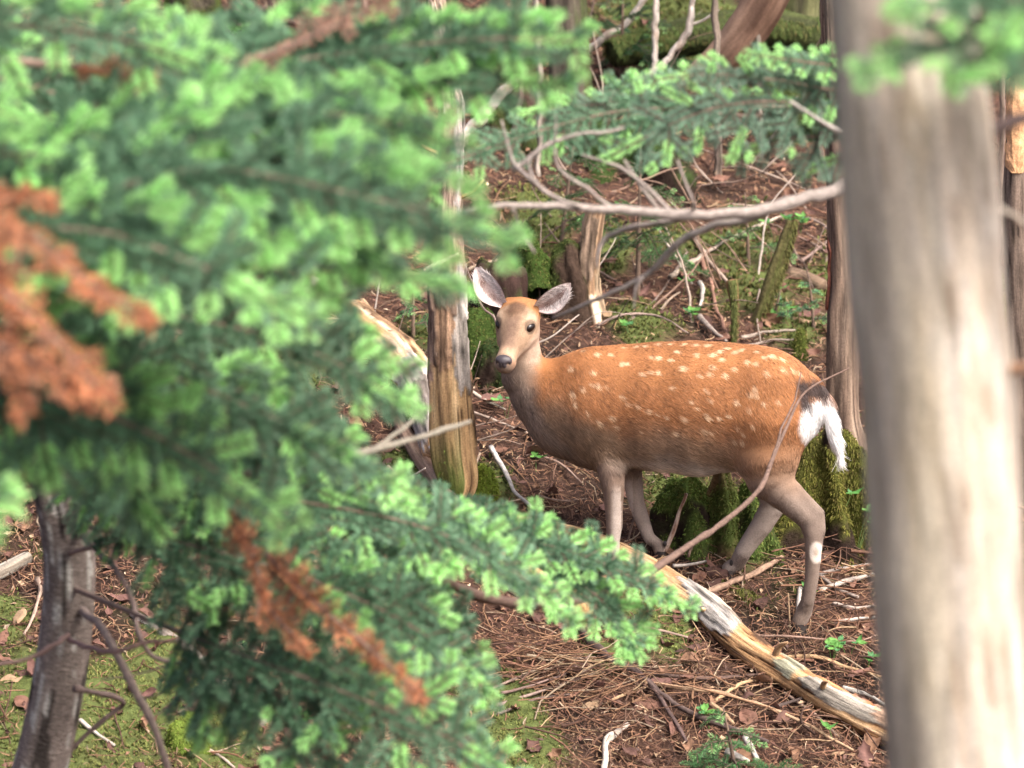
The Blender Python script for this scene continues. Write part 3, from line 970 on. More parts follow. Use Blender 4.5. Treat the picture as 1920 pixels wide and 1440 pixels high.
lying('fallen_log', 'short peeled log showing yellow wood beneath the fir branch', 'log',
    [(905, 1030, 40), (985, 1075, 52), (1060, 1120, 56), (1100, 1150, 50)], (.56, .37, .17), (.30, .17, .08), (.68, .50, .28), 12, step=.015)
lying('fallen_log', 'thin brown bark covered log crossing the foot of the peeled trunk', 'log',
    [(735, 770, 26), (780, 845, 30), (815, 895, 33), (855, 950, 36), (905, 1000, 36)], (.25, .165, .12), (.12, .075, .055), (.38, .28, .21), 13, mat=M_BARK, lift=.9, step=.015)
lying('fallen_log', 'thick curved tan log leaning down behind the peeled trunk', 'log',
    [(655, 585, 66), (705, 632, 82), (755, 680, 92), (795, 745, 88), (812, 815, 70), (815, 860, 52)], (.47, .29, .15), (.24, .13, .07), (.64, .50, .38), 14, lift=.8, step=.009, sides=60,
    patches=[(.50, .72, 1.1, .9, (.42, .37, .33)), (.66, .92, 1.5, 1.2, (.20, .17, .15)), (.74, .98, .5, .7, (.28, .25, .23)), (.05, .35, 2.4, .8, (.24, .15, .09))])
lying('fallen_log', 'old weathered brown log half sunk in the slope beside the dark tree', 'log',
    [(1480, 512, 26), (1510, 522, 32), (1545, 540, 30)], (.20, .14, .095), (.09, .06, .045), (.30, .23, .16), 15, mat=M_BARK)
lying('fallen_log', 'thin tan log lying beside the small moss covered stub', 'log',
    [(1405, 594, 13), (1468, 597, 15), (1530, 611, 15)], (.36, .24, .15), (.2, .12, .08), (.46, .34, .22), 16, step=.03, sides=14)
lying('fallen_log', 'grey lichen covered log lying behind the hanging fir branches', 'log',
    [(250, 1150, 20), (300, 1182, 22), (375, 1238, 24), (440, 1310, 26), (500, 1360, 24)], (.34, .29, .25), (.2, .16, .13), (.46, .42, .38), 17, step=.03, sides=16)
lying('fallen_log', 'pale lichen spotted log end beside the grey fir trunk', 'log',
    [(-60, 1100, 32), (0, 1074, 34), (52, 1046, 32)], (.34, .31, .26), (.16, .13, .10), (.55, .54, .48), 18, step=.02, sides=18)
lying('mossy_log', 'thick moss covered fallen log across the top of the slope', 'log',
    [(1150, 100, 60), (1230, 82, 74), (1330, 62, 80), (1430, 52, 84), (1540, 70, 80)], (.06, .075, .03), (.04, .04, .025), (.10, .12, .04), 19, mat=M_MOSSBED, lift=1.6, moss_n=4200, mcol=(.055, .085, .026), step=.03)
lying('mossy_log', 'short mossy stick lying beside the deer hind hoof', 'log',
    [(1352, 1096, 14), (1390, 1112, 17), (1424, 1126, 15)], (.16, .15, .06), (.09, .075, .04), (.22, .20, .09), 20, mat=M_MOSSBED, step=.02, sides=14, moss_n=160, mcol=(.12, .13, .035))

trunk_thing('dead_tree', 'dark brown furrowed trunk rising from the shaggy mossy stump behind the rump', 'tree',
    [(1584, 835, 82), (1578, 780, 66), (1579, 700, 60), (1580, 600, 60), (1582, 500, 54), (1576, 380, 48), (1570, 250, 46), (1563, 100, 44), (1556, -120, 40)], (1572, 1030),
    (.19, .135, .10), (.085, .055, .045), (.29, .22, .165), 21, mat=M_BARK, rough=.10, flute=.07, step=.010, sides=56, dY=[.1] * 9,
    plates=[(2.9, 3.7, .40, .53, (.20, .075, .05))])
trunk_thing('broken_snag', 'short broken snag with splintered pale wood behind the deer ears', 'tree',
    [(1112, 590, 46), (1104, 545, 40), (1104, 490, 38), (1110, 430, 37), (1118, 390, 34)], (1112, 600), (.34, .22, .13), (.13, .08, .055), (.55, .42, .30), 22, rough=.16, flute=.06, step=.008, sides=44,
    patches=[(.12, .5, .5, .5, (.48, .36, .24)), (.2, .7, 2.7, .6, (.14, .10, .07)), (.05, .30, 1.2, .4, (.56, .45, .33)), (.5, .95, 1.7, .6, (.22, .16, .115))])
trunk_thing('mossy_snag', 'slender leaning snag coated in moss beside the dark tree', 'tree',
    [(1415, 610, 20), (1430, 575, 26), (1450, 520, 32), (1472, 455, 30), (1484, 415, 20)], (1415, 610), (.13, .12, .05), (.07, .055, .035), (.20, .19, .08), 23, mat=M_MOSSBED, rough=.2, step=.015, sides=20, moss=(0, (9, 10)), moss_n=1500, mcol=(.095, .105, .035))
trunk_thing('mossy_snag', 'short mossy topped post with orange rotten foot above the back of the deer', 'tree',
    [(1376, 640, 14), (1377, 600, 14), (1376, 565, 16), (1374, 540, 22), (1372, 525, 20)], (1376, 642), (.30, .15, .08), (.14, .08, .05), (.42, .24, .14), 24, rough=.15, step=.015, sides=16, moss=(1.5, (9, 10)), moss_n=260, mcol=(.10, .12, .04))
trunk_thing('leaning_trunk', 'leaning reddish brown trunk over the far mossy log', 'tree',
    [(1225, 215, 46), (1270, 185, 54), (1320, 145, 66), (1370, 95, 74), (1415, 35, 78), (1450, -30, 80), (1490, -120, 80)], (1225, 225), (.30, .19, .135), (.15, .085, .06), (.40, .28, .21), 25, mat=M_WOOD, rough=.10, flute=.06, step=.03, dY=[0, -.05, -.1, -.15, -.2, -.25, -.3])
trunk_thing('mossy_tree', 'stout mossy trunk at the top of the slope beside the leaning trunk', 'tree',
    [(1500, 140, 118), (1505, 60, 100), (1510, -20, 92), (1515, -160, 88)], (1500, 170), (.10, .105, .05), (.06, .05, .035), (.17, .17, .08), 26, mat=M_BARK, rough=.12, step=.03, moss=(3.6, (9, 10)), moss_n=3000, mcol=(.075, .09, .03))
trunk_thing('grey_tree', 'grey lichen trunk standing between the leaning trunk and the mossy trunk', 'tree',
    [(1440, 120, 70), (1455, 40, 58), (1468, -40, 54), (1480, -160, 50)], (1440, 150), (.22, .21, .17), (.11, .10, .08), (.34, .34, .30), 27, mat=M_BARK, rough=.10, step=.03)
trunk_thing('dark_tree', 'dark mossy trunk at the top of the slope behind the fallen white branches', 'tree',
    [(1078, 200, 84), (1072, 120, 76), (1066, 40, 74), (1060, -40, 72), (1055, -180, 70)], (1078, 230), (.085, .07, .055), (.04, .032, .028), (.15, .13, .10), 28, mat=M_BARK, rough=.14, flute=.05, step=.03, moss=(-.6, (9, 10)), moss_n=900, mcol=(.06, .075, .03))
trunk_thing('dead_tree', 'broken trunk with orange wood and dark bark beyond the pale trunk', 'tree',
    [(1915, 900, 52), (1912, 700, 48), (1908, 500, 46), (1904, 380, 46), (1906, 300, 40), (1908, 200, 38), (1905, 60, 36), (1902, -80, 34)], (1915, 940), (.16, .12, .095), (.07, .05, .04), (.26, .20, .16), 29, mat=M_BARK, rough=.12, step=.02,
    plates=[(-.6, 3.8, .62, .80, (.62, .36, .19))])
trunk_thing('thin_snag', 'thin splintered upright snag behind the fir branches', 'tree',
    [(815, 330, 26), (820, 280, 26), (823, 240, 24)], (812, 345), (.36, .23, .15), (.2, .12, .08), (.5, .36, .25), 30, step=.02, sides=16, rough=.15)

# ------------------------------------------------------------------ near pale trunk on the side of the frame
def near_trunk():
    Y = 3.5
    p = [P(np.array(float(a)), np.array(float(b)), np.array(Y)) for a, b in ((1803, 1440), (1783, 1100), (1751, 700), (1726, 400), (1694, 0), (1640, -600), (1560, -1500))]
    r = [px_r(w, Y) for w in (292, 287, 284, 285, 276, 262, 240)]
    p, r = to_floor(np.array(p), np.array(r), 1.15)
    root = empty('dead_tree', p[0], 'smooth pale grey barkless trunk standing close by, out of focus', 'tree')
    def colfn(q, s, th):
        n = fbm(np.cos(th) * 2.2, np.sin(th) * 2.2, s * 2.4, 3, 140)
        n2 = fbm(np.cos(th) * 7, np.sin(th) * 7, s * 9, 4, 145)
        n3 = fbm(np.cos(th) * 14, np.sin(th) * 14, s * 15, 3, 148)
        c = lerp((.64, .55, .44), (.74, .66, .56), np.clip(n * 1.2 + .4, 0, 1))
        c = lerp(c, (.30, .22, .155), np.clip(-n2 * 1.5 - .15, 0, .7))
        c = lerp(c, (.70, .65, .58), np.clip(n3 * 1.4 - .2, 0, .8))
        n4 = fbm(np.cos(th) * 20, np.sin(th) * 20, s * 4, 2, 151)
        c = c * np.clip(1 + .34 * n4, .5, 1.3)[:, None]
        gs = sstep(-.2, .9, -np.cos(th) + .6 * n)
        c = lerp(c, (.58, .51, .34), gs * .55)
        return c
    g = Geo()
    tube(g, p, r, .02, 64, rough=.05, flute=.0, colfn=colfn, seed=31, gl=.15)
    g.build('trunk', M_WOOD, root)
    for pts, rr_, col, lab in (([(1790, 245, 3.5), (1850, 240, 3.55), (1905, 228, 3.6), (1990, 205, 3.7)], (.012, .010, .008, .005), (.085, .06, .055), 'dark side branch'),
                               ([(1820, 690, 3.5), (1880, 692, 3.47), (1915, 688, 3.45), (1990, 676, 3.4)], (.008, .007, .006, .004), (.50, .30, .19), 'tan side twig'),
                               ([(1830, 400, 3.5), (1880, 395, 3.7), (1920, 415, 3.9), (1980, 440, 4.1)], (.004, .0035, .003, .002), (.5, .44, .36), 'thin pale side twig')):
        g = Geo()
        tube(g, [P(np.array(float(a)), np.array(float(b)), np.array(y)) for a, b, y in pts], rr_, .02, 8, col, rough=.1, wob=.5)
        tag(g.build('side_branch', M_STICK, root), lab)
near_trunk()

# ------------------------------------------------------------------ firs
OLD = np.array([.118, .230, .135])
NEW = np.array([.40, .72, .28])
DEAD = np.array([.52, .225, .115])
TWIG = np.array([.22, .155, .125])

class Needles:
    """collects straight twig pieces and clothes them all with needles in one go"""
    def __init__(self):
        self.seg = []

    def add(self, p0, d, n, L, col, nl, width, ang, taper, sag=0.0):
        self.seg.append((*p0, *d, *n, *col, L, nl, width, ang, taper, sag))

    def geo(self, gap, r, rows=4):
        g = Geo()
        if not self.seg:
            return g
        A = np.array(self.seg, float)
        k = np.maximum(3, (A[:, 12] / gap).astype(int))
        I = np.repeat(np.arange(len(A)), k)
        off = np.arange(len(I)) - np.repeat(np.cumsum(k) - k, k)
        B = A[I]
        m = len(I)
        d = unit(B[:, 3:6])
        n = B[:, 6:9]
        n = unit(n - d * np.sum(n * d, 1, keepdims=True))
        b = np.cross(n, d)
        L = B[:, 12]
        s = (off + r.random(m)) / k[I] * L
        for row in range(rows):
            a = {0: 6, 1: 174, 2: 48, 3: 132, 4: 90}[row]
            aa = np.radians(a + r.normal(0, 13, m))
            rd = np.cos(aa)[:, None] * b + np.sin(aa)[:, None] * n
            an = np.radians(B[:, 15] + r.normal(0, 8, m))
            nd = rd * np.sin(an)[:, None] + d * np.cos(an)[:, None]
            l = B[:, 13] * r.uniform(.8, 1.12, m)
            l = l * (1 - .42 * B[:, 16] * sstep(-.012, 0, s - L)) * (.85 if row >= 2 else 1)
            pn = -np.sin(aa)[:, None] * b + np.cos(aa)[:, None] * n
            wd = unit(np.cross(nd, pn + r.normal(0, .35, (m, 3))))
            wd = np.cross(wd, nd) if row >= 2 else unit(np.cross(nd, n))
            base = B[:, :3] + d * s[:, None]
            w = wd * (B[:, 14] / 2)[:, None]
            mid = base + nd * (l * .5)[:, None]
            tip = base + nd * l[:, None] + d * (l * .14)[:, None]
            tip[:, 2] -= B[:, 17] * l
            v = np.stack([base, mid + w, tip, mid - w], 1)
            c = B[:, 9:12] * r.uniform(.72, 1.28, (m, 1))
            g.add(v.reshape(-1, 3), np.arange(m)[:, None] * 4 + np.array([[0, 1, 2, 3]]), np.repeat(c, 4, 0))
        return g

def fir_branch(parent, pts, W, tilt=45, r0=.006, bare=.0, ng=.080, nw=.0033, subgap=.031, dead=False, old=OLD, new=NEW, gap=.036, dens=1.0, seed=0, nl=.017, sub=True, phi=54, droop=.9, fresh=.95, tipfan=True, spacing_needles=.0032, label=None, prof=None, deadcol=DEAD):
    """a flat spray: the axis, side shoots on both sides, their own side shoots; needles all along, fresh growth at the tips"""
    r = np.random.default_rng(seed)
    c, rad = spline(pts, .02, np.linspace(r0, r0 * .28, len(pts)))
    T = unit(np.gradient(c, axis=0))
    s = np.concatenate([[0], np.cumsum(np.linalg.norm(np.diff(c, axis=0), axis=1))])
    Lm = s[-1]
    wood, gn, gf, gd = Geo(), Needles(), Needles(), Needles()
    tw = []
    tube(wood, c[::2] if len(c) > 6 else c, rad[::2] if len(c) > 6 else rad, .03, 6, (TWIG if bare or dead else TWIG * .6) * r.uniform(.85, 1.15), rough=.1)
    tl = math.radians(tilt)
    def plane(t):
        h = np.cross(np.array([0, 0, 1.0]), t)
        h = unit(h) if np.linalg.norm(h) > .2 else np.array([0, 1.0, 0])
        if h[1] < 0: h = -h
        up = np.cross(t, h)
        if up[2] < 0: up = -up
        S = math.cos(tl) * h + math.sin(tl) * up           # the far side is raised, the near side hangs
        n = np.cross(t, S)
        if n[1] > 0: n = -n                                # upper face looks at the open side
        return unit(S), unit(n)
    def shoot(p, d, n, L, lvl, fr):
        """one curved shoot; lays wood and needles"""
        m = max(2, int(L / .022))
        st = L / m
        q = p.copy(); dd = d.copy()
        P_ = [q.copy()]
        isnew = r.random() < fresh * fr
        ngl = min(ng * r.uniform(.6, 1.3), L * .75)
        for k in range(m):
            dd = unit(dd + np.array([0, 0, -droop]) * st * (1.0 + .5 * r.normal()) + r.normal(0, .03, 3))
            a0 = k * st
            nrm = n
            if dead:
                gd.add(q, dd, nrm, st, lerp(deadcol * r.uniform(.65, 1.25), np.array([.30, .20, .15]), np.array(r.random() ** 2 * .7)), nl, nw, 62, float(k == m - 1))
            elif isnew and a0 > L - ngl:
                gf.add(q, dd, nrm, st, new * r.uniform(.85, 1.15), nl * 1.02, nw * 1.1, 58, float(k == m - 1), .05)
            else:
                gn.add(q, dd, nrm, st, old * r.uniform(.7, 1.35), nl, nw, 64, float(k == m - 1))
            tw.append((*q, *(q + dd * st), (.0018 if lvl else .0026) * (1 - .6 * k / m)))
            q = q + dd * st
            P_.append(q.copy())
        return np.array(P_)
    side = 1
    x = Lm * bare + .02
    while x < Lm - .01:
        i = min(np.searchsorted(s, x), len(c) - 1)
        t = x / Lm
        tb = (x / Lm - bare) / (1 - bare)
        if prof is None:
            pf = min(1.0, .45 + 2.2 * tb) * (1 - tb) ** .62 + .12
        else:
            pf = np.interp(tb, *prof)
        for sd in ((side,) if r.random() < .35 else (1, -1)):
            S, n = plane(T[i])
            L = W * pf * r.uniform(.72, 1.15)
            if r.random() > dens: continue
            ph = math.radians(phi + r.normal(0, 7))
            d = unit(T[i] * math.cos(ph) + S * sd * math.sin(ph) + n * r.normal(0, .10))
            path = shoot(c[i], d, n, L, 0, 1.0)
            if sub and L > .06:
                y = .028
                ss = 1
                while y < L - .02:
                    k = min(int(y / L * (len(path) - 1)), len(path) - 2)
                    dd = unit(path[k + 1] - path[k])
                    inpl = unit(np.cross(n, dd)) * ss
                    l2 = min(.40 * (L - y) + subgap * 1.35, .115) * r.uniform(.75, 1.2)
                    p2 = math.radians(52 + r.normal(0, 6))
                    shoot(path[k], unit(dd * math.cos(p2) + inpl * math.sin(p2) + n * r.normal(0, .08)), n, l2, 1, float(sstep(.25, .7, y / L)) * (.35 + .65 * float(sstep(.15, .6, tb))))
                    ss = -ss
                    y += subgap
        side = -side
        x += gap * r.uniform(.8, 1.2)
    # the axis itself carries needles on its outer half
    i0 = int(len(c) * max(bare * 1.02, .06))
    for i in range(i0, len(c) - 1):
        S, n = plane(T[i])
        tgt, cl = (gd, deadcol) if dead else ((gf, new) if s[i] > Lm - ng * 1.2 and fresh > .3 else (gn, old))
        tgt.add(c[i], T[i], n, np.linalg.norm(c[i + 1] - c[i]), cl * r.uniform(.8, 1.2), nl, nw, 62, 0.0)
    if tw:
        a = np.array(tw)
        batch_tubes(wood, a[:, :6].reshape(-1, 2, 3), np.stack([a[:, 6], a[:, 6] * .8], 1), np.broadcast_to(TWIG * .8, (len(a), 3)), 3)
    b = wood.build('branch', M_STICK, parent)
    if label: b['label'] = label
    for nd_, nm, mt in ((gn, 'needles', M_NEEDLE), (gf, 'fresh_needles', M_NEWNEEDLE), (gd, 'dead_needles', M_DEADNEEDLE)):
        g = nd_.geo(spacing_needles, r)
        if g.n:
            o = g.build(nm, mt, b)
            o['kind'] = 'stuff'
    return b

def W3(pts):
    return np.array([P(np.array(float(a)), np.array(float(b)), np.array(float(y))) for a, b, y in pts])

def bare_branch(parent, pts, r0, r1, col=(.27, .225, .195), twigs=(), label=None, mat=None, wob=.55):
    """a bare limb with thinner bare side twigs as sub-parts"""
    p = W3(pts)
    g = Geo()
    tube(g, p, np.linspace(r0, r1, len(p)), .015, 9, col, rough=.16, seed=int(abs(pts[0][0] + pts[0][1])) % 17, wob=wob)
    b = g.build('branch', mat or M_STICK, parent)
    if label: b['label'] = label
    for q, a, e in twigs:
        g = Geo()
        q = W3(q)
        tube(g, q, np.linspace(a, e, len(q)), .012, 7, np.asarray(col) * 1.05, rough=.16, wob=.9, seed=len(b.children) + 2)
        g.build('twig', M_STICK, b)
    return b

def fir_trunk(name, label, pts, radii, col, seed, mark=True):
    p, r = to_floor(np.array(pts), np.array(radii), 1.3)
    root = empty(name, p[0], label, 'tree')
    col = np.asarray(col)
    def colfn(q, s, th):
        n = fbm(np.cos(th) * 2.5, np.sin(th) * 2.5 + seed, s * 7, 3, seed)
        n2 = fbm(np.cos(th) * 6, np.sin(th) * 6 + seed, s * 16, 2, seed + 4)
        c = col * (1 + .25 * n)[:, None]
        c = lerp(c, (.48, .47, .43), sstep(.45, .62, n2) * .8)         # lichen
        c = lerp(c, col * .25, sstep(.50, .66, fbm(np.cos(th) * 3 + 9, np.sin(th) * 3, s * 9, 2, seed + 8)))   # old branch scars
        return c
    g = Geo()
    tube(g, p, r, .015, 36, rough=.05, colfn=colfn, seed=seed, gl=3.0)
    g.build('trunk', M_BARK, root)
    return root

def vertical(px, Y, r0):
    b = P(np.array(float(px)), np.array(1440.), np.array(Y))
    t = b + np.array([0, 0, 3.4])
    return [b, (b + t) / 2 + np.array([.02, 0, 0]), t], [r0, r0 * .85, r0 * .5]

# fir close to the camera: its trunk is outside the frame, its sprays hang into it
v, r_ = vertical(-560, 4.4, .075)
fa = fir_trunk('fir_tree', 'fir with layered bright tipped and orange dead sprays close to the viewer', v, r_, (.20, .165, .14), 41)
E = -560
A_SPRAYS = [
    ([(E, 30, 4.4), (-120, 40, 4.25), (200, 70, 4.2), (415, 140, 4.15)], .17, 48, {}),
    ([(E, 160, 4.4), (-150, 170, 4.0), (60, 235, 3.85)], .12, 50, {}),
    ([(E, 260, 4.4), (-150, 300, 4.1), (60, 290, 4.0), (180, 330, 4.0)], .15, 50, dict(fresh=.5)),
    ([(E, 100, 4.5), (60, 118, 4.6), (250, 142, 4.6), (440, 130, 4.6), (700, 95, 4.6), (900, 75, 4.55), (1095, 78, 4.5)], .185, 42, dict(bare=.42, r0=.009)),
    ([(420, 130, 4.62), (640, 130, 4.6), (850, 140, 4.55), (1075, 165, 4.5)], .14, 45, {}),
    ([(E, 330, 4.4), (0, 340, 4.2), (250, 270, 4.1), (500, 215, 4.08), (700, 225, 4.05), (835, 275, 4.0)], .17, 46, dict(bare=.25)),
    ([(E, 380, 4.4), (100, 365, 4.0), (400, 320, 3.95), (700, 375, 3.9), (860, 420, 3.9), (960, 460, 3.9)], .20, 46, dict(bare=.25)),
    ([(E, 420, 4.4), (0, 400, 4.1), (200, 400, 4.05), (450, 400, 4.0), (640, 440, 4.0), (740, 520, 4.0)], .18, 50, dict(bare=.2)),
    ([(E, 460, 4.4), (100, 430, 3.9), (350, 490, 3.8), (480, 550, 3.8), (575, 600, 3.8)], .16, 52, dict(bare=.25, fresh=.95)),
    ([(E, 440, 4.4), (100, 430, 4.3), (450, 460, 4.25), (700, 505, 4.25), (885, 548, 4.3)], .12, 40, dict(bare=.35, fresh=.55, old=OLD * .9)),
    ([(E, 560, 4.4), (0, 560, 4.6), (300, 590, 4.6), (560, 650, 4.6), (790, 775, 4.6)], .17, 50, dict(bare=.2, fresh=.5, old=OLD * .85)),
    ([(E, 600, 4.4), (100, 590, 4.7), (400, 600, 4.7), (600, 620, 4.7), (760, 690, 4.7)], .13, 45, dict(bare=.3, fresh=.6, old=OLD * .9)),
    ([(E, 680, 4.4), (0, 670, 4.55), (250, 690, 4.5), (480, 770, 4.5), (660, 860, 4.5)], .2, 52, dict(bare=.2, fresh=.65, old=OLD * .9)),
    ([(E, 700, 4.4), (-50, 730, 4.2), (200, 780, 4.15), (400, 880, 4.1), (540, 1000, 4.1)], .17, 66, dict(bare=.2)),
    ([(E, 740, 4.4), (-50, 760, 4.45), (120, 810, 4.4), (240, 900, 4.4), (310, 1010, 4.4)], .14, 70, dict(bare=.2, fresh=.6, old=OLD * .85)),
    ([(E, 880, 4.4), (-150, 905, 3.6), (-40, 920, 3.5), (35, 945, 3.5)], .08, 55, dict(bare=.5, fresh=1)),
    ([(E, 960, 4.4), (-200, 985, 3.7), (-60, 985, 3.6), (0, 1005, 3.6)], .07, 55, dict(bare=.5, fresh=1)),
    ([(E, 200, 4.5), (0, 230, 4.8), (300, 210, 4.8), (560, 190, 4.8), (760, 200, 4.75)], .17, 50, dict(bare=.2, fresh=.65, old=OLD * .85)),
    ([(E, 480, 4.5), (50, 500, 4.8), (350, 500, 4.8), (640, 560, 4.8)], .18, 55, dict(bare=.2, fresh=.5, old=OLD * .9)),
    ([(E, 340, 4.5), (50, 380, 4.8), (350, 380, 4.8), (640, 330, 4.8), (820, 360, 4.8)], .18, 55, dict(bare=.2, fresh=.5, old=OLD * .9)),
    ([(E, 20, 4.5), (0, 150, 4.8), (200, 200, 4.8), (420, 230, 4.8)], .15, 55, dict(bare=.2, fresh=.6, old=OLD * .85)),
]
for k, (pts, W, tl, kw) in enumerate(A_SPRAYS):
    fir_branch(fa, W3(pts), W * 1.05, tl, seed=200 + k, **{**dict(nl=.023, nw=.0040, ng=.105, gap=.050, subgap=.044, spacing_needles=.0034), **kw})
D_SPRAYS = [
    ([(-300, 380, 4.2), (0, 372, 3.65), (100, 380, 3.6)], .05, 50, {}),
    ([(E, 440, 4.4), (-100, 410, 3.65), (40, 430, 3.6), (150, 520, 3.6), (290, 612, 3.6)], .055, 55, dict(bare=.45)),
    ([(E, 500, 4.4), (-100, 520, 3.6), (20, 560, 3.5), (120, 655, 3.5), (212, 765, 3.5)], .075, 58, dict(bare=.45)),
    ([(E, 500, 4.4), (-100, 470, 3.6), (0, 500, 3.55), (20, 640, 3.5), (45, 775, 3.5)], .075, 60, dict(bare=.45)),
    ([(E, 560, 4.4), (-120, 600, 3.6), (-20, 640, 3.5), (100, 700, 3.5), (150, 760, 3.5)], .07, 60, dict(bare=.45)),
    ([(120, 122, 4.45), (200, 132, 4.3), (280, 155, 4.25), (352, 208, 4.2)], .04, 50, dict(bare=.2)),
]
for k, (pts, W, tl, kw) in enumerate(D_SPRAYS):
    fir_branch(fa, W3(pts), W, tl, dead=True, seed=300 + k, label='orange dead spray of the fir', sub=False, gap=.026, ng=0, dens=.8, spacing_needles=.0050, nl=.020, **kw)
g_pink = fir_branch(fa, W3([(440, 130, 4.6), (560, 80, 4.6), (640, 45, 4.6), (725, 15, 4.6)]), .07, 60, dead=True, seed=310, label='bare pinkish dead tip of a branch', sub=False, gap=.02, dens=.6, spacing_needles=.011, deadcol=np.array([.46, .27, .20]))

# second fir: grey trunk on the slope
bp = [(66, 1470, 128), (90, 1380, 126), (114, 1250, 124), (128, 1120, 120), (126, 1010, 118), (110, 920, 116), (82, 830, 114), (46, 740, 112), (2, 640, 110), (-60, 480, 106), (-130, 280, 100), (-220, -200, 90)]
fb = fir_trunk('fir_tree', 'fir with a bent grey lichen spotted trunk and drooping green sprays', [P(np.array(float(a)), np.array(float(b)), np.array(6.3)) for a, b, w in bp], [px_r(w, 6.3) * .82 for a, b, w in bp], (.20, .165, .145), 43)
B_SPRAYS = [
    ([(70, 880, 6.3), (250, 880, 5.7), (500, 930, 5.45), (760, 980, 5.4), (930, 1050, 5.4), (1075, 1165, 5.4)], .19, 50, dict(bare=.2)),
    ([(110, 960, 6.3), (400, 960, 6.1), (700, 970, 6.0), (900, 1000, 6.0), (1100, 1045, 6.0), (1305, 1148, 6.0)], .125, 46, dict(bare=.35, fresh=.7)),
    ([(850, 1000, 6.02), (980, 1030, 6.0), (1080, 1090, 6.0), (1160, 1160, 6.0), (1205, 1238, 6.0)], .15, 50, {}),
    ([(130, 1100, 6.3), (350, 1190, 5.5), (500, 1245, 5.15), (700, 1320, 5.0), (850, 1390, 5.0), (960, 1460, 5.0)], .22, 62, dict(bare=.45, fresh=.6)),
    ([(470, 1235, 5.2), (540, 1330, 5.1), (610, 1420, 5.05), (680, 1520, 5.0)], .17, 60, dict(fresh=.5)),
    ([(500, 1225, 5.18), (600, 1260, 5.15), (695, 1335, 5.1)], .035, 50, dict(fresh=1, sub=False)),
    ([(20, 810, 6.3), (250, 790, 5.4), (450, 820, 5.1), (620, 860, 5.0), (790, 930, 5.0)], .17, 56, dict(bare=.2, fresh=.4, old=OLD * .85)),
    ([(110, 980, 6.3), (300, 1010, 5.5), (560, 1080, 5.3), (780, 1180, 5.2), (930, 1310, 5.2)], .16, 56, dict(bare=.42, fresh=.4, old=OLD * .9)),
    ([(120, 1040, 6.3), (250, 1010, 5.8), (330, 1050, 5.7), (370, 1120, 5.7)], .05, 64, dict(bare=.3, fresh=.5, old=OLD * .9)),
    ([(100, 930, 6.3), (300, 900, 5.9), (560, 900, 5.8), (700, 940, 5.8)], .18, 60, dict(bare=.15, fresh=.6, old=OLD * .85)),
    ([(-20, 760, 6.3), (200, 730, 5.6), (420, 780, 5.4), (560, 860, 5.4)], .2, 60, dict(bare=.15, fresh=.6, old=OLD * .9)),
    ([(600, 1000, 5.6), (720, 1080, 5.5), (830, 1180, 5.5), (900, 1250, 5.5)], .16, 58, dict(fresh=.5, old=OLD * .9)),
]
for k, (pts, W, tl, kw) in enumerate(B_SPRAYS):
    fir_branch(fb, W3(pts), W, tl, seed=400 + k, **{**dict(nl=.021, nw=.0036, ng=.09, gap=.044, subgap=.038, spacing_needles=.0034), **kw})
for k, (pts, W) in enumerate([([(430, 960, 5.2), (465, 1030, 4.9), (490, 1090, 4.85), (478, 1165, 4.8)], .05), ([(500, 1040, 5.2), (590, 1130, 4.8), (680, 1205, 4.75), (740, 1260, 4.7), (798, 1318, 4.7)], .055), ([(480, 1100, 4.9), (520, 1160, 4.85), (585, 1225, 4.85)], .04)]):
    fir_branch(fb, W3(pts), W, 55, dead=True, seed=450 + k, label='orange dead spray of the fir', sub=False, gap=.024, ng=0, dens=.8, spacing_needles=.0050, nl=.019)
bare_branch(fb, [(60, 860, 6.3), (350, 905, 5.6), (560, 865, 5.35), (700, 845, 5.4), (780, 822, 5.5), (882, 790, 5.6)], .013, .0035, (.23, .21, .17), [([(700, 845, 5.4), (760, 800, 5.45), (790, 770, 5.5)], .005, .002)], 'dead mossy grey twig')
bare_branch(fb, [(150, 1140, 6.3), (195, 1185, 5.9), (240, 1270, 5.75), (290, 1370, 5.7), (325, 1470, 5.7)], .009, .007, (.24, .185, .16))
bare_branch(fb, [(140, 990, 6.3), (210, 1062, 5.9), (248, 1130, 5.85), (262, 1195, 5.8), (300, 1236, 5.8), (420, 1246, 5.8), (575, 1240, 5.8)], .007, .004, (.20, .15, .135), [([(367, 1246, 5.8), (340, 1300, 5.8), (290, 1345, 5.8)], .004, .002), ([(330, 1244, 5.8), (270, 1262, 5.85), (190, 1275, 5.9)], .003, .0015), ([(400, 1246, 5.8), (300, 1300, 5.85), (260, 1310, 5.9)], .003, .0015), ([(420, 1246, 5.8), (380, 1290, 5.85), (310, 1330, 5.85)], .003, .0015)])
bare_branch(fb, [(128, 1190, 6.2), (60, 1232, 5.75), (-60, 1255, 5.6)], .006, .003, (.24, .16, .14))
bare_branch(fb, [(130, 1200, 6.15), (200, 1222, 5.6), (280, 1205, 5.6), (350, 1200, 5.65)], .006, .003, (.25, .16, .14))
bare_branch(fb, [(140, 1290, 6.2), (230, 1312, 6.3), (190, 1352, 6.3), (124, 1416, 6.3)], .006, .006, (.13, .095, .085))
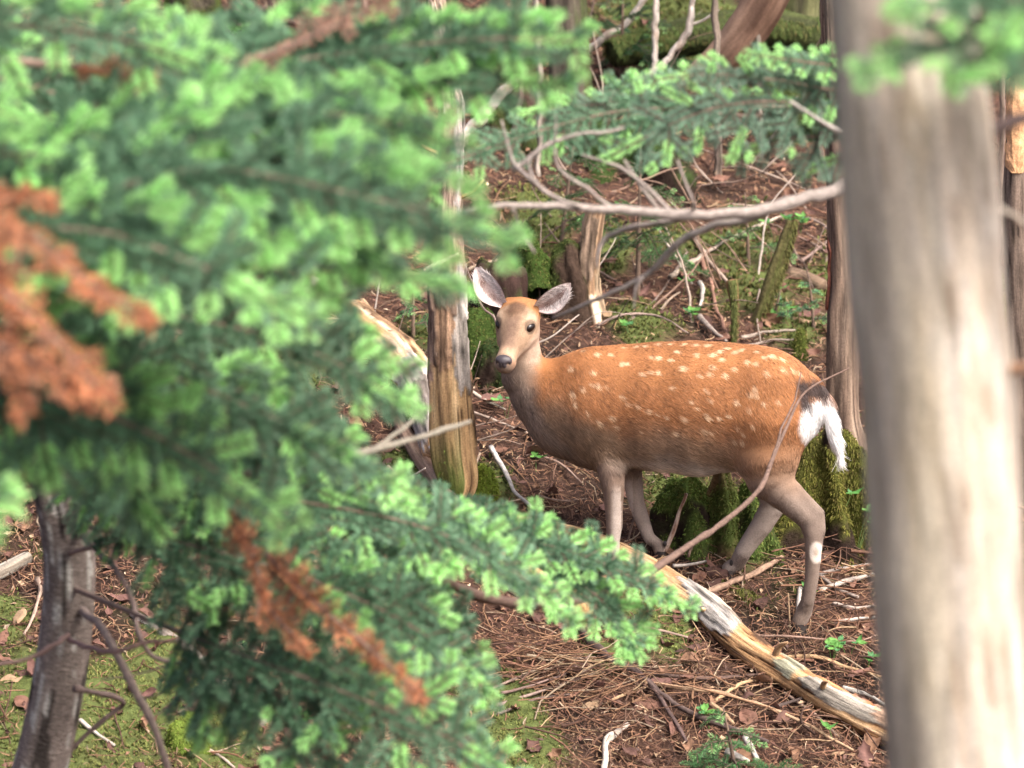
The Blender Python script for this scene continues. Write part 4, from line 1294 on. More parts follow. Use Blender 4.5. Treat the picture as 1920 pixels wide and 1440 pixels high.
bare_branch(fb, [(700, 1000, 6.0), (880, 1110, 6.3), (1046, 1130, 6.6), (1185, 1088, 6.9), (1300, 1018, 7.1), (1365, 972, 7.25), (1425, 915, 7.4), (1445, 870, 7.5), (1475, 800, 7.6), (1510, 735, 7.7), (1592, 690, 7.85)], .013, .0020, (.15, .10, .08),
    [([(1440, 880, 7.48), (1462, 815, 7.55), (1492, 745, 7.65), (1502, 698, 7.7)], .004, .0014), ([(1300, 1018, 7.1), (1290, 1045, 7.1)], .005, .003)], 'reddish brown bare twig reaching up across the hind leg of the deer', wob=.22)

# third fir: behind the pale trunk
v, r_ = vertical(1748, 5.95, .05)
fc = fir_trunk('fir_tree', 'slender fir hidden behind the pale trunk with a dead grey limb reaching sideways', v, r_, (.15, .12, .10), 45)
GLAU = np.array([.14, .235, .165])
C_SPRAYS = [
    ([(1748, 120, 5.95), (1600, 170, 5.85), (1450, 150, 5.75), (1330, 140, 5.7), (1230, 150, 5.65)], .10, 50, dict(bare=.15, old=GLAU, fresh=.8)),
    ([(1748, 180, 5.95), (1600, 200, 5.85), (1430, 190, 5.7), (1300, 215, 5.65), (1130, 300, 5.6)], .15, 80, dict(bare=.2, old=GLAU, fresh=.5, droop=1.6, gap=.056)),
    ([(1748, 130, 5.95), (1620, 130, 5.8), (1500, 115, 5.7), (1400, 100, 5.65)], .07, 55, dict(bare=.15, fresh=.9)),
    ([(1748, 190, 5.95), (1600, 250, 5.85), (1480, 260, 5.8), (1360, 300, 5.8)], .12, 80, dict(bare=.2, old=GLAU * .8, fresh=.45, droop=1.6, gap=.056)),
    ([(1748, 150, 6.0), (1450, 215, 6.0), (1200, 205, 5.9), (1000, 250, 5.85), (860, 300, 5.8), (760, 335, 5.8)], .11, 55, dict(bare=.35, old=OLD * 1.1, fresh=.25)),
    ([(1748, 170, 6.0), (1500, 200, 6.0), (1250, 190, 5.95), (1080, 200, 5.9), (960, 215, 5.9)], .09, 50, dict(bare=.3, old=GLAU, fresh=.4)),
    ([(1748, 210, 5.95), (1640, 280, 5.9), (1560, 300, 5.85), (1500, 330, 5.85)], .09, 70, dict(bare=.1, old=GLAU * .8, fresh=.5)),
]
for k, (pts, W, tl, kw) in enumerate(C_SPRAYS):
    fir_branch(fc, W3(pts), W, tl, seed=500 + k, nl=.016, nw=.0026, spacing_needles=.0028, **kw)
GR = (.30, .26, .235)
bare_branch(fc, [(1748, 290, 5.95), (1640, 325, 5.85), (1575, 352, 5.8), (1450, 392, 5.7), (1300, 402, 5.6), (1180, 396, 5.55), (1060, 388, 5.5), (950, 385, 5.45), (870, 396, 5.4)], .016, .005, GR,
    [([(1440, 396, 5.7), (1330, 425, 5.75), (1270, 460, 5.8), (1215, 515, 5.85), (1130, 556, 5.9), (1070, 582, 5.95), (1036, 596, 6.0)], .009, .0025),
     ([(1205, 518, 5.85), (1192, 545, 5.85), (1188, 580, 5.85)], .005, .002),
     ([(1310, 405, 5.6), (1200, 420, 5.65), (1140, 445, 5.7), (1122, 475, 5.7), (1118, 505, 5.7)], .006, .003),
     ([(960, 390, 5.45), (975, 430, 5.5), (1003, 475, 5.5)], .0045, .002),
     ([(1150, 392, 5.55), (1090, 350, 5.5), (1045, 310, 5.5), (1042, 215, 5.5)], .0045, .002),
     ([(1090, 388, 5.5), (1020, 360, 5.5), (995, 325, 5.5), (992, 295, 5.5)], .0045, .002),
     ([(1260, 400, 5.6), (1200, 340, 5.6), (1150, 310, 5.6), (1090, 290, 5.6)], .005, .002),
     ([(1300, 400, 5.6), (1296, 370, 5.55), (1270, 300, 5.55)], .004, .002),
     ([(1240, 400, 5.6), (1210, 360, 5.6), (1170, 300, 5.6)], .004, .002),
     ([(960, 320, 5.6), (1010, 285, 5.6), (1060, 262, 5.6), (1170, 240, 5.6)], .006, .003),
     ([(1060, 388, 5.5), (985, 330, 5.55), (960, 300, 5.6), (940, 225, 5.6)], .004, .002)], 'dead grey limb with bare side twigs')
bare_branch(fc, [(1748, 330, 5.95), (1640, 290, 5.75), (1560, 240, 5.6), (1480, 190, 5.5)], .006, .003, (.36, .33, .30))

# fourth fir: a spray hanging in at the top corner
v, r_ = vertical(2420, 3.3, .06)
fd = fir_trunk('fir_tree', 'fir whose bright tipped spray hangs over the top of the pale trunk', v, r_, (.20, .165, .14), 47)
for k, (pts, W, tl, kw) in enumerate([
    ([(2420, 20, 3.3), (2100, 30, 3.25), (1900, 60, 3.2), (1750, 95, 3.2), (1605, 140, 3.2)], .10, 40, dict(bare=.35, fresh=.95, ng=.05)),
    ([(2420, 80, 3.3), (2100, 90, 3.2), (1950, 110, 3.15), (1800, 150, 3.15)], .08, 40, dict(bare=.35, fresh=.9, ng=.05)),
    ([(2420, -40, 3.3), (2100, -20, 3.25), (1900, 0, 3.2), (1660, 30, 3.2)], .09, 40, dict(bare=.35, fresh=.8, ng=.05)),
    ([(2420, 120, 3.3), (2100, 90, 3.35), (1960, 70, 3.35), (1850, 90, 3.35)], .10, 45, dict(bare=.3, fresh=.6, old=OLD * .9))]):
    fir_branch(fd, W3(pts), W, tl, seed=600 + k, **kw)

# young firs on the slope
def young_fir(label, px, py, H, R, n, seed, col=OLD, fresh=.5, dens=1.0, group=None):
    r = np.random.default_rng(seed)
    b = on_ground(px, py)
    root = empty('young_fir', b, label, 'tree', group)
    g = Geo()
    top = b + np.array([r.normal(0, .03), 0, H])
    tube(g, [b - np.array([0, 0, .03]), (b + top) / 2, top], [.006 + H * .008, .004 + H * .005, .002], .05, 8, (.17, .12, .09))
    g.build('trunk', M_STICK, root)
    for k in range(n):
        t = .18 + .8 * (k + .5) / n
        q = b + (top - b) * t
        a = k * 2.4 + r.normal(0, .3)
        L = R * (1.05 - t) * r.uniform(.8, 1.15) + .03
        d = np.array([math.cos(a), math.sin(a), 0])
        fir_branch(root, [q, q + d * L * .5 + np.array([0, 0, .03 * L]), q + d * L + np.array([0, 0, -.22 * L])], L * .42, 25, .004, seed=seed * 50 + k, old=col, fresh=fresh, ng=.03, sub=L > .2, spacing_needles=.0038, gap=.042, nl=.015, nw=.0026, new=NEW * .7)
    return root

young_fir('young fir with drooping dark sprays under the dead grey limb', 1195, 560, .62, .34, 10, 1, np.array([.055, .12, .04]), .2)
young_fir('bushy young fir at the top of the slope beside the dark mossy trunk', 1165, 175, .55, .42, 11, 2, np.array([.035, .10, .04]), .45)
young_fir('young fir behind the dead grey limb beside the broken snag', 1050, 470, .50, .30, 9, 3, np.array([.055, .12, .04]), .2)
young_fir('little fir on the mossy ground beside the slender leaning snag', 1405, 500, .28, .16, 6, 4, np.array([.08, .17, .06]), .5)
young_fir('tiny fir seedling beside the dark furrowed trunk', 1528, 625, .20, .10, 5, 5, np.array([.10, .24, .12]), .8)
young_fir('tiny fir seedling at the foot of the slender leaning snag', 1447, 610, .13, .09, 5, 6, np.array([.08, .20, .10]), .7)
young_fir('little fir behind the peeled trunk and the thick curved log', 775, 640, .24, .16, 6, 7, np.array([.06, .17, .07]), .7)
young_fir('young fir growing low in front of the long peeled log', 1390, 1500, .26, .26, 8, 8, np.array([.07, .17, .06]), .5)
young_fir('small fir on the litter behind the bent grey fir trunk', 445, 1350, .26, .16, 7, 9, np.array([.03, .085, .045]), .2)
young_fir('dense young fir behind the layered sprays at the top of the slope', 620, 330, .7, .45, 10, 10, np.array([.035, .09, .04]), .2)

# ------------------------------------------------------------------ fallen white branches higher up
def stick(name, label, cat, pts, r0, r1, col, seed=0, group=None, speck=None, forks=(), on=True, lift=.008, mat=None, Yb=None, dY=None):
    """pts: pixels; on=True lays them on the ground, else they rise from the ground at the first point"""
    if on:
        p = np.array([on_ground(a, b, lift + r0) for a, b in pts])
    else:
        Y = Yb or float(on_ground(pts[0][0], pts[0][1])[1])
        p = np.array([P(np.array(float(a)), np.array(float(b)), np.array(Y + (dY[k] if dY else 0))) for k, (a, b) in enumerate(pts)])
    col = np.asarray(col, float)
    def colfn(q, s, th):
        n = fbm(np.cos(th) * 1.5, np.sin(th) * 1.5 + seed, s * 14, 3, seed + 200)
        c = col * .82 * np.clip(1 + .5 * n, .3, 2)[:, None]
        if speck is not None:
            c = lerp(c, np.asarray(speck), sstep(.05, .35, n))
        return c
    base = p[0]
    root = empty(name, base, label, cat, group) if forks else None
    g = Geo()
    tube(g, p, np.linspace(r0, r1, len(p)), .012, 10, rough=.18, colfn=colfn, seed=seed, wob=.55)
    if not forks:
        o = g.build(name, mat or M_STICK)
        return tag(o, label, cat, group)
    g.build('stem', mat or M_STICK, root)
    for q, a, e in forks:
        pp = np.array([P(np.array(float(x)), np.array(float(y)), np.array(p[-1][1] if len(t) < 3 else t[2])) for t in q for x, y in [t[:2]]])
        g = Geo()
        tube(g, pp, np.linspace(a, e, len(pp)), .015, 8, rough=.18, colfn=colfn, seed=seed + 3, wob=.7)
        g.build('side_branch', mat or M_STICK, root)
    return root

WHT, SPK = (.80, .72, .64), (.40, .32, .26)
stick('fallen_branch', 'forked white branch lying above the dark hollow of the far slope', 'branch', [(1100, 215), (1140, 192), (1180, 166), (1222, 143)], .024, .020, WHT, 1, None, SPK, on=False,
      forks=[([(1222, 143), (1228, 90), (1227, 40), (1233, -20)], .013, .010), ([(1222, 143), (1256, 105), (1290, 50), (1304, -20)], .014, .011), ([(1290, 48), (1320, 38), (1348, 18)], .007, .004), ([(1200, 160), (1225, 160)], .008, .003)])
stick('fallen_branch', 'straight white branch slanting up in front of the dark mossy trunk', 'branch', [(1040, 135), (1078, 112), (1130, 72), (1178, 38), (1222, -20)], .017, .014, WHT, 2, None, SPK, on=False)
stick('fallen_branch', 'thick white branch slanting behind the fir sprays beside the peeled trunk', 'branch', [(845, 280), (880, 240), (925, 195), (970, 150)], .026, .020, WHT, 3, None, SPK, on=False)
stick('fallen_branch', 'short pale branch leaning beyond the top sprays', 'branch', [(1025, 60), (1045, 30), (1064, -10)], .013, .012, WHT, 4, None, SPK, on=False)
stick('fallen_branch', 'speckled pale stick standing behind the pinkish dead tips', 'branch', [(585, 60), (596, 30), (602, -10)], .016, .012, (.42, .38, .31), 5, None, SPK, on=False)
stick('fallen_branch', 'tan stick leaning beside the compound leaved plant', 'branch', [(415, 70), (440, 20), (452, -20)], .017, .014, (.36, .30, .22), 6, None, None, on=False)
stick('fallen_branch', 'white speckled stub behind the gap in the lower sprays', 'branch', [(560, 610), (574, 570), (592, 520)], .022, .020, WHT, 7, None, SPK, on=False)
stick('fallen_branch', 'pale branch bending above the ear of the deer', 'branch', [(878, 508), (886, 501), (915, 493), (959, 480), (1003, 458)], .008, .004, (.52, .42, .31), 8, on=False)
stick('fallen_branch', 'pale stick leaning on the peeled trunk above the deer head', 'branch', [(800, 505), (830, 490), (860, 476)], .007, .006, (.5, .42, .33), 9, on=False, Yb=8.85)
stick('thin_twig', 'thin upright twig between the ears of the deer', 'twig', [(1016, 585), (1010, 530), (1013, 480), (1014, 400)], .0028, .0018, (.34, .27, .21), 10, on=False)
stick('thin_twig', 'dark curved twig beside the eye of the deer', 'twig', [(950, 690), (930, 604), (905, 575), (885, 530), (872, 495)], .004, .0025, (.24, .18, .16), 11, on=False, Yb=8.95)

STICKS = [
    ([(1133, 1450), (1136, 1395), (1152, 1378), (1178, 1358)], 15, (.58, .51, .44), 'crooked pale bleached stick in front of the long log'),
    ([(1398, 1384), (1420, 1424)], 16, (.55, .50, .45), 'short thick whitish birch stick'),
    ([(1362, 1408), (1404, 1428)], 13, (.56, .52, .47), 'short pale stick lying beside the whitish birch stick'),
    ([(1458, 1232), (1525, 1232), (1583, 1248), (1652, 1270)], 9, (.45, .30, .17), 'long tan stick lying beyond the peeled log'),
    ([(1342, 1315), (1375, 1290), (1412, 1274), (1462, 1271)], 9, (.45, .31, .18), 'tan stick propped against the long peeled log'),
    ([(1208, 1280), (1317, 1294), (1379, 1307), (1483, 1344), (1600, 1407)], 8, (.40, .27, .17), 'very long thin tan stick below the peeled log'),
    ([(1208, 1261), (1275, 1269), (1350, 1271), (1433, 1263)], 8, (.13, .085, .07), 'dark straight stick ending at the long log'),
    ([(1060, 1150), (1133, 1227), (1192, 1257), (1246, 1307), (1300, 1340), (1358, 1361), (1440, 1392)], 15, (.10, .07, .062), 'thick dark brown branch winding through the litter'),
    ([(1200, 1261), (1233, 1302), (1262, 1348), (1287, 1390)], 10, (.12, .08, .072), 'dark stick forking off the thick dark branch'),
    ([(929, 1323), (1025, 1294), (1100, 1269), (1142, 1257)], 7, (.27, .20, .17), None),
    ([(917, 1294), (975, 1269), (1037, 1240), (1117, 1232)], 6, (.29, .21, .17), None),
    ([(940, 1300), (1000, 1285), (1060, 1262), (1110, 1225)], 6, (.22, .15, .13), None),
    ([(930, 1340), (1010, 1310), (1080, 1300)], 5, (.22, .16, .14), None),
    ([(1142, 1315), (1192, 1294), (1233, 1284)], 6, (.44, .30, .18), None),
    ([(1333, 1319), (1375, 1357)], 11, (.42, .28, .17), 'short stout tan stick in the litter below the log'),
    ([(1325, 1111), (1379, 1090), (1437, 1063), (1450, 1055), (1467, 1044)], 13, (.36, .24, .17), 'brown stick with a white lichened end beside the hind hoof'),
    ([(1262, 1061), (1295, 1058), (1325, 1052)], 7, (.48, .43, .38), None),
    ([(1533, 1077), (1583, 1065), (1633, 1057)], 8, (.32, .28, .25), None),
    ([(1537, 1107), (1587, 1090), (1640, 1076)], 11, (.42, .37, .32), 'pale bark stick behind the hind leg'),
    ([(1538, 1080), (1570, 1104), (1610, 1120)], 8, (.28, .23, .20), None),
    ([(1421, 1192), (1483, 1194), (1550, 1199), (1608, 1202), (1646, 1190)], 5, (.27, .18, .14), 'long thin brown twig under the hind hoof'),
    ([(1567, 1166), (1605, 1161), (1640, 1157)], 8, (.44, .39, .34), None),
    ([(1500, 1103), (1494, 1150)], 9, (.5, .46, .42), None),
    ([(708, 870), (720, 912), (730, 950)], 9, (.43, .28, .17), 'reddish tan stick standing at the foot of the dead snag'),
    ([(727, 876), (768, 915), (799, 957)], 7, (.47, .35, .24), None),
    ([(740, 885), (752, 920), (762, 955)], 5, (.36, .27, .2), None),
    ([(920, 838), (932, 858), (946, 880), (964, 921), (997, 950)], 10, (.50, .47, .44), 'black and white birch stick lying below the deer neck'),
    ([(770, 787), (788, 815)], 10, (.60, .57, .53), None),
    ([(678, 563), (713, 600), (747, 627), (806, 672)], 9, (.44, .30, .18), 'tan stick lying along the thick curved log'),
    ([(885, 735), (915, 752), (948, 768)], 7, (.42, .36, .30), None),
    ([(885, 772), (930, 790), (990, 812)], 6, (.38, .30, .25), None),
    ([(880, 690), (915, 684), (944, 680)], 4, (.42, .34, .26), None),
    ([(1300, 440), (1325, 482), (1352, 514), (1378, 543)], 9, (.33, .25, .20), 'grey brown stick above the back of the deer, crossed by a reddish one'),
    ([(1315, 484), (1331, 526), (1343, 578), (1366, 634)], 9, (.30, .17, .125), 'reddish stick running down the slope above the back of the deer'),
    ([(1255, 520), (1311, 482), (1352, 456), (1419, 424), (1472, 404)], 9, (.40, .33, .27), 'long pale grey stick slanting up the slope'),
    ([(1311, 593), (1331, 613), (1362, 640)], 10, (.36, .30, .26), None),
    ([(1390, 633), (1439, 622), (1491, 619)], 8, (.34, .28, .23), None),
    ([(1395, 650), (1440, 640), (1500, 636)], 6, (.30, .24, .2), None),
    ([(1424, 543), (1419, 590), (1426, 640)], 4, (.34, .27, .22), None),
    ([(1497, 444), (1538, 465), (1550, 482), (1541, 526)], 4, (.30, .22, .18), None),
    ([(1240, 580), (1256, 560), (1275, 548)], 5, (.44, .34, .26), None),
    ([(1312, 530), (1318, 545), (1313, 575)], 9, (.56, .52, .47), None),
    ([(1180, 600), (1230, 560), (1290, 470)], 5, (.26, .20, .17), None),
    ([(1120, 610), (1170, 590), (1240, 595), (1290, 625)], 5, (.28, .21, .18), None),
    ([(1500, 490), (1530, 470), (1580, 430)], 7, (.24, .17, .145), None),
    ([(1490, 400), (1540, 420), (1570, 450)], 6, (.26, .2, .17), None),
    ([(1560, 960), (1600, 985), (1640, 1010)], 5, (.36, .29, .23), None),
    ([(1130, 780), (1060, 800), (1000, 805)], 5, (.26, .18, .14), None),
    ([(1000, 850), (1050, 870), (1090, 905)], 6, (.30, .21, .17), None),
    ([(900, 850), (880, 900), (885, 940)], 6, (.34, .26, .2), None),
    ([(890, 960), (940, 945), (985, 935)], 6, (.40, .30, .21), None),
    ([(1010, 930), (1050, 940), (1100, 935)], 5, (.27, .19, .15), None),
    ([(1180, 1170), (1230, 1180), (1290, 1195)], 6, (.34, .25, .2), None),
    ([(1150, 1165), (1190, 1200), (1230, 1215)], 7, (.32, .22, .17), None),
    ([(1470, 1300), (1520, 1335), (1570, 1380)], 7, (.30, .21, .165), None),
    ([(1440, 1330), (1500, 1310), (1530, 1290)], 8, (.11, .08, .07), 'dark forked looking stick under the peeled log'),
    ([(1580, 1290), (1620, 1300), (1660, 1322)], 11, (.44, .42, .38), 'lichen grey stick resting beside the rotten end of the long log'),
    ([(1590, 1320), (1630, 1335), (1670, 1345)], 8, (.40, .36, .32), None),
    ([(150, 1350), (175, 1372), (215, 1398)], 9, (.46, .41, .36), 'pale stick on the moss behind the grey fir trunk'),
    ([(70, 1085), (75, 1110), (60, 1160), (45, 1190)], 8, (.38, .28, .22), None),
    ([(380, 1400), (410, 1415), (440, 1440)], 7, (.42, .34, .28), None),
    ([(1560, 1130), (1600, 1140), (1640, 1135)], 7, (.36, .30, .26), None),
    ([(440, 50), (520, 40), (600, 50), (690, 20)], 14, (.12, .08, .065), None),
    ([(480, 20), (560, 10), (640, -10)], 12, (.10, .065, .055), None),
    ([(1560, 130), (1590, 165), (1620, 200)], 9, (.34, .3, .25), None),
    ([(1535, 150), (1570, 180), (1600, 215)], 9, (.2, .15, .12), None),
    ([(1890, 420), (1920, 440), (1960, 470)], 8, (.44, .36, .29), None),
    ([(1890, 590), (1930, 575), (1970, 560)], 9, (.14, .10, .085), None),
    ([(1895, 500), (1930, 495), (1970, 500)], 9, (.5, .47, .40), None),
]
for k, (pts, w, col, lab) in enumerate(STICKS):
    Y0 = float(on_ground(*pts[0])[1])
    r0 = px_r(w, Y0)
    s_ = sum(col)
    tone = 'whitish' if s_ > 1.35 else 'pale' if s_ > 1.05 else 'tan' if s_ > .85 and col[0] > col[2] * 1.7 else 'grey brown' if s_ > .7 else 'brown' if s_ > .5 else 'dark brown'
    stick('fallen_stick', lab or ('thick ' if w > 10 else 'thin ' if w > 5 else 'very thin ') + tone + ' stick ' + near_mark(*pts[len(pts) // 2]), 'stick', pts, r0, r0 * .62, col, k, None if lab else 'bare sticks lying in the litter', (.52, .47, .42) if sum(col) > 1.25 and k % 2 else None, lift=.018 + .006 * (k % 3))
stick('broken_branch', 'broken reddish branch standing upright in front of the low mossy stump', 'branch', [(1238, 1050), (1250, 1025), (1268, 985), (1287, 925)], .011, .005, (.33, .19, .13), 90, None, (.5, .4, .33), on=False)
stick('broken_branch', 'thin upright splinter beside the hind hoof', 'branch', [(1481, 1183), (1480, 1150), (1478, 1112)], .0035, .002, (.47, .33, .21), 91, on=False)
stick('broken_branch', 'dark broken branch standing behind the front legs of the deer', 'branch', [(1175, 1025), (1185, 985), (1205, 930)], .004, .0025, (.26, .18, .14), 92, on=False)

rt = np.random.default_rng(77)
for k in range(95):                                        # dead twigs standing and leaning all over the slope behind the deer
    a, b = (rt.uniform(1040, 1640), rt.uniform(90, 640)) if k < 70 else (rt.uniform(880, 1060), rt.uniform(330, 740)) if k < 80 else (rt.uniform(640, 880), rt.uniform(560, 960))
    q = on_ground(a, b)
    L_ = rt.uniform(.12, .45)
    an, el = rt.uniform(0, 6.28), rt.uniform(.08, 1.1)
    d_ = np.array([math.cos(an) * math.cos(el), math.sin(an) * math.cos(el) * .5, math.sin(el) + .2 * math.sin(an)])
    d_ = unit(d_)
    if d_[2] < .12: d_[2] = .12
    bend = rt.normal(0, .12, 3) * L_
    r0 = rt.uniform(.0022, .0055)
    g = Geo()
    col = np.array([[.36, .29, .24], [.22, .16, .13], [.44, .38, .33], [.13, .095, .08], [.30, .20, .15]])[k % 5]
    pp = [q - d_ * .02, q + d_ * L_ * .35 + bend * .6, q + d_ * L_ * .7 + bend, q + d_ * L_ + bend * .5]
    tube(g, pp, [r0, r0 * .85, r0 * .65, r0 * .4], .012, 6, col, rough=.15, wob=.8, seed=k)
    if k % 2:
        e_ = unit(d_ + rt.normal(0, .7, 3))
        tube(g, [pp[1], pp[1] + e_ * L_ * .25, pp[1] + e_ * L_ * .45 + np.array([0, 0, -.02])], [r0 * .6, r0 * .5, r0 * .3], .012, 5, col, wob=.8, seed=k + 3)
    tag(g.build('dead_twig', M_STICK), ('forked ' if k % 2 else 'single ') + ['grey', 'brown', 'pale', 'dark', 'reddish'][k % 5] + ' dead twig rising ' + near_mark(a, b), 'twig', 'dead twigs rising from the slope')
for k, (a, b, x2, y2, w, col) in enumerate([(1010, 330, 1002, -60, 13, (.30, .26, .22)), (1660, 300, 1668, -60, 9, (.12, .09, .075)), (1345, 330, 1338, -40, 14, (.20, .16, .13)), (1425, 300, 1412, -60, 10, (.28, .24, .20)), (1535, 330, 1548, -60, 16, (.16, .12, .10)), (740, 350, 752, -60, 18, (.22, .17, .14)),
                                          (960, 300, 985, -60, 11, (.14, .11, .09)), (690, 260, 682, -60, 12, (.24, .19, .16)), (1868, 560, 1880, -60, 12, (.20, .15, .12)), (500, 120, 512, -60, 16, (.15, .11, .09))]):
    Yk = float(on_ground(a, b)[1])
    pp = np.array([P(np.array(float(x)), np.array(float(y)), np.array(Yk)) for x, y in ((a, b + 8), (a * .6 + x2 * .4 + 5, b * .6 + y2 * .4), (x2, y2), (x2 + (x2 - a) * .5, y2 - 200))])
    g = Geo()
    tube(g, pp, [px_r(w, Yk) * t for t in (1.1, .95, .85, .6)], .02, 12, rough=.15, wob=.5, seed=k, colfn=wood_col(col, np.asarray(col) * .5, np.asarray(col) * 1.5, 60 + k))
    tag(g.build('slim_trunk', M_BARK), 'slim ' + ['grey', 'dark', 'brown', 'greyish', 'dark brown', 'brown', 'blackish', 'tan', 'brown', 'dark brown'][k] + ' bare stem standing ' + near_mark(a, b), 'tree', 'slim bare stems on the slope')

# ------------------------------------------------------------------ small green plants
GLEAF = [leaf_mesh('leaf', L_, W_, .25, .15, c_, 0, 60 + k, M_GREEN) for k, (L_, W_, c_) in enumerate([(.034, .020, (.12, .30, .07)), (.028, .019, (.16, .36, .09)), (.040, .016, (.09, .25, .06)), (.024, .018, (.10, .26, .10))])]
def seedling(px, py, n, h, label, seed, group='seedlings on the forest floor', kind=None):
    r = np.random.default_rng(seed)
    b = on_ground(px, py)
    root = empty('seedling', b, label, 'plant', group)
    g = Geo()
    for k in range(max(1, n // 3)):
        a = r.uniform(0, 6.28)
        tp = b + np.array([math.cos(a) * h * .35, math.sin(a) * h * .35, h * r.uniform(.7, 1.1)])
        tube(g, [b - np.array([0, 0, .01]), (b + tp) / 2 + np.array([0, 0, h * .1]), tp], [.0016, .0013, .001], .02, 5, (.14, .22, .07), cap=False)
        for j in range(3):
            a2 = a + j * 2.1 + r.normal(0, .3)
            d = np.array([math.cos(a2), math.sin(a2), .25 + r.normal(0, .2)])
            nrm = unit(np.array([-d[0] * .3, -d[1] * .3 - .35, 1]))
            t = unit(d - nrm * (d @ nrm))
            sc = r.uniform(.75, 1.2)
            me = GLEAF[(seed + j) % 4 if kind is None else kind]
            o = place(me, 'leaf', tp + t * .016 * sc, np.stack([t, np.cross(nrm, t), nrm], 1), sc)
            M = o.matrix_world.copy()
            o.parent = root
            o.matrix_parent_inverse.identity()
            M.translation = M.translation - Vector(root.location)
            o.matrix_basis = M
    g.build('stem', M_GREEN, root)
SEED = [(1005, 880), (950, 785), (1180, 885), (1330, 1365), (1565, 1410), (1590, 1240), (1625, 1258), (1560, 1245), (1240, 1190), (1270, 880), (1520, 1140), (1030, 1170), (1470, 560), (1180, 640), (1465, 620), (1300, 610), (1280, 560), (1450, 450),
        (1475, 430), (1500, 440), (1905, 830), (1900, 760), (1180, 420), (560, 1390), (1150, 1230), (1010, 760)]
for k, (a, b) in enumerate(SEED):
    seedling(a, b, [3, 6, 6, 9][k % 4], .05 + .015 * (k % 3), ['three leaved', 'six leaved', 'six leaved', 'nine leaved'][k % 4] + ' green seedling ' + near_mark(a, b), 700 + k)
for k, (a, b, h) in enumerate([(1510, 880, .13), (1530, 905, .10), (1555, 985, .10), (1575, 960, .12), (1600, 1000, .08), (1520, 960, .12)]):
    seedling(a, b + 60, 9, h + .1, 'small green seedling sprouting on the shaggy mossy stump', 760 + k, 'seedlings on the mossy stump')

def compound_plant():
    b = on_ground(425, 75)
    root = empty('compound_leaf_plant', b, 'plant with bright paired leaflets on arching stalks above the top sprays', 'plant')
    Y = b[1]
    for k, (pts, n) in enumerate([([(425, 75), (440, 50), (452, 25), (462, 8)], 6), ([(425, 75), (405, 56), (385, 50), (372, 54)], 5), ([(425, 75), (425, 55), (415, 45)], 4), ([(430, 78), (450, 58), (470, 50)], 4)]):
        p = np.array([P(np.array(float(a)), np.array(float(c)), np.array(Y - .03 * i)) for i, (a, c) in enumerate(pts)])
        g = Geo()
        tube(g, p, np.linspace(.003, .001, len(p)), .02, 5, (.16, .28, .08))
        st = g.build('stalk', M_GREEN, root)
        c, _ = spline(p, .02)
        T = unit(np.gradient(c, axis=0))
        for j in range(n):
            i = int((.3 + .7 * j / max(1, n - 1)) * (len(c) - 1))
            for sd in (-1, 1):
                s_ = unit(np.cross(T[i], np.array([0, -1, .35]))) * sd
                d = unit(s_ + T[i] * .35)
                nrm = unit(np.array([0, -.75, .66]))
                d = unit(d - nrm * (d @ nrm))
                o = place(GLEAF[1], 'leaflet', c[i] + d * .022, np.stack([d, np.cross(nrm, d), nrm], 1), 1.35)
                M = o.matrix_world.copy()
                o.parent = root
                o.matrix_parent_inverse.identity()
                M.translation = M.translation - Vector(root.location)
                o.matrix_basis = M
compound_plant()

# ------------------------------------------------------------------ the deer
YAW = math.radians(14)
DF = np.array([-math.cos(YAW), math.sin(YAW), 0.0])       # towards its head
DL = np.array([-math.sin(YAW), -math.cos(YAW), 0.0])      # towards its left flank, the one in view
DU = np.array([0.0, 0.0, 1.0])
D0 = P(np.array(1300.), np.array(760.), np.array(8.68))   # a point of its sagittal plane

def dp(px, py, o=0.0):
    """the pixel's ray met with the plane o metres to the left of the deer's middle"""
    r = ray(px, py)
    e = np.array([0, 0, CZ])
    t = ((D0 - e) @ DL + o) / (r @ DL)
    return e + r * t

def hoof_at(px, py):
    return on_ground(px, py)

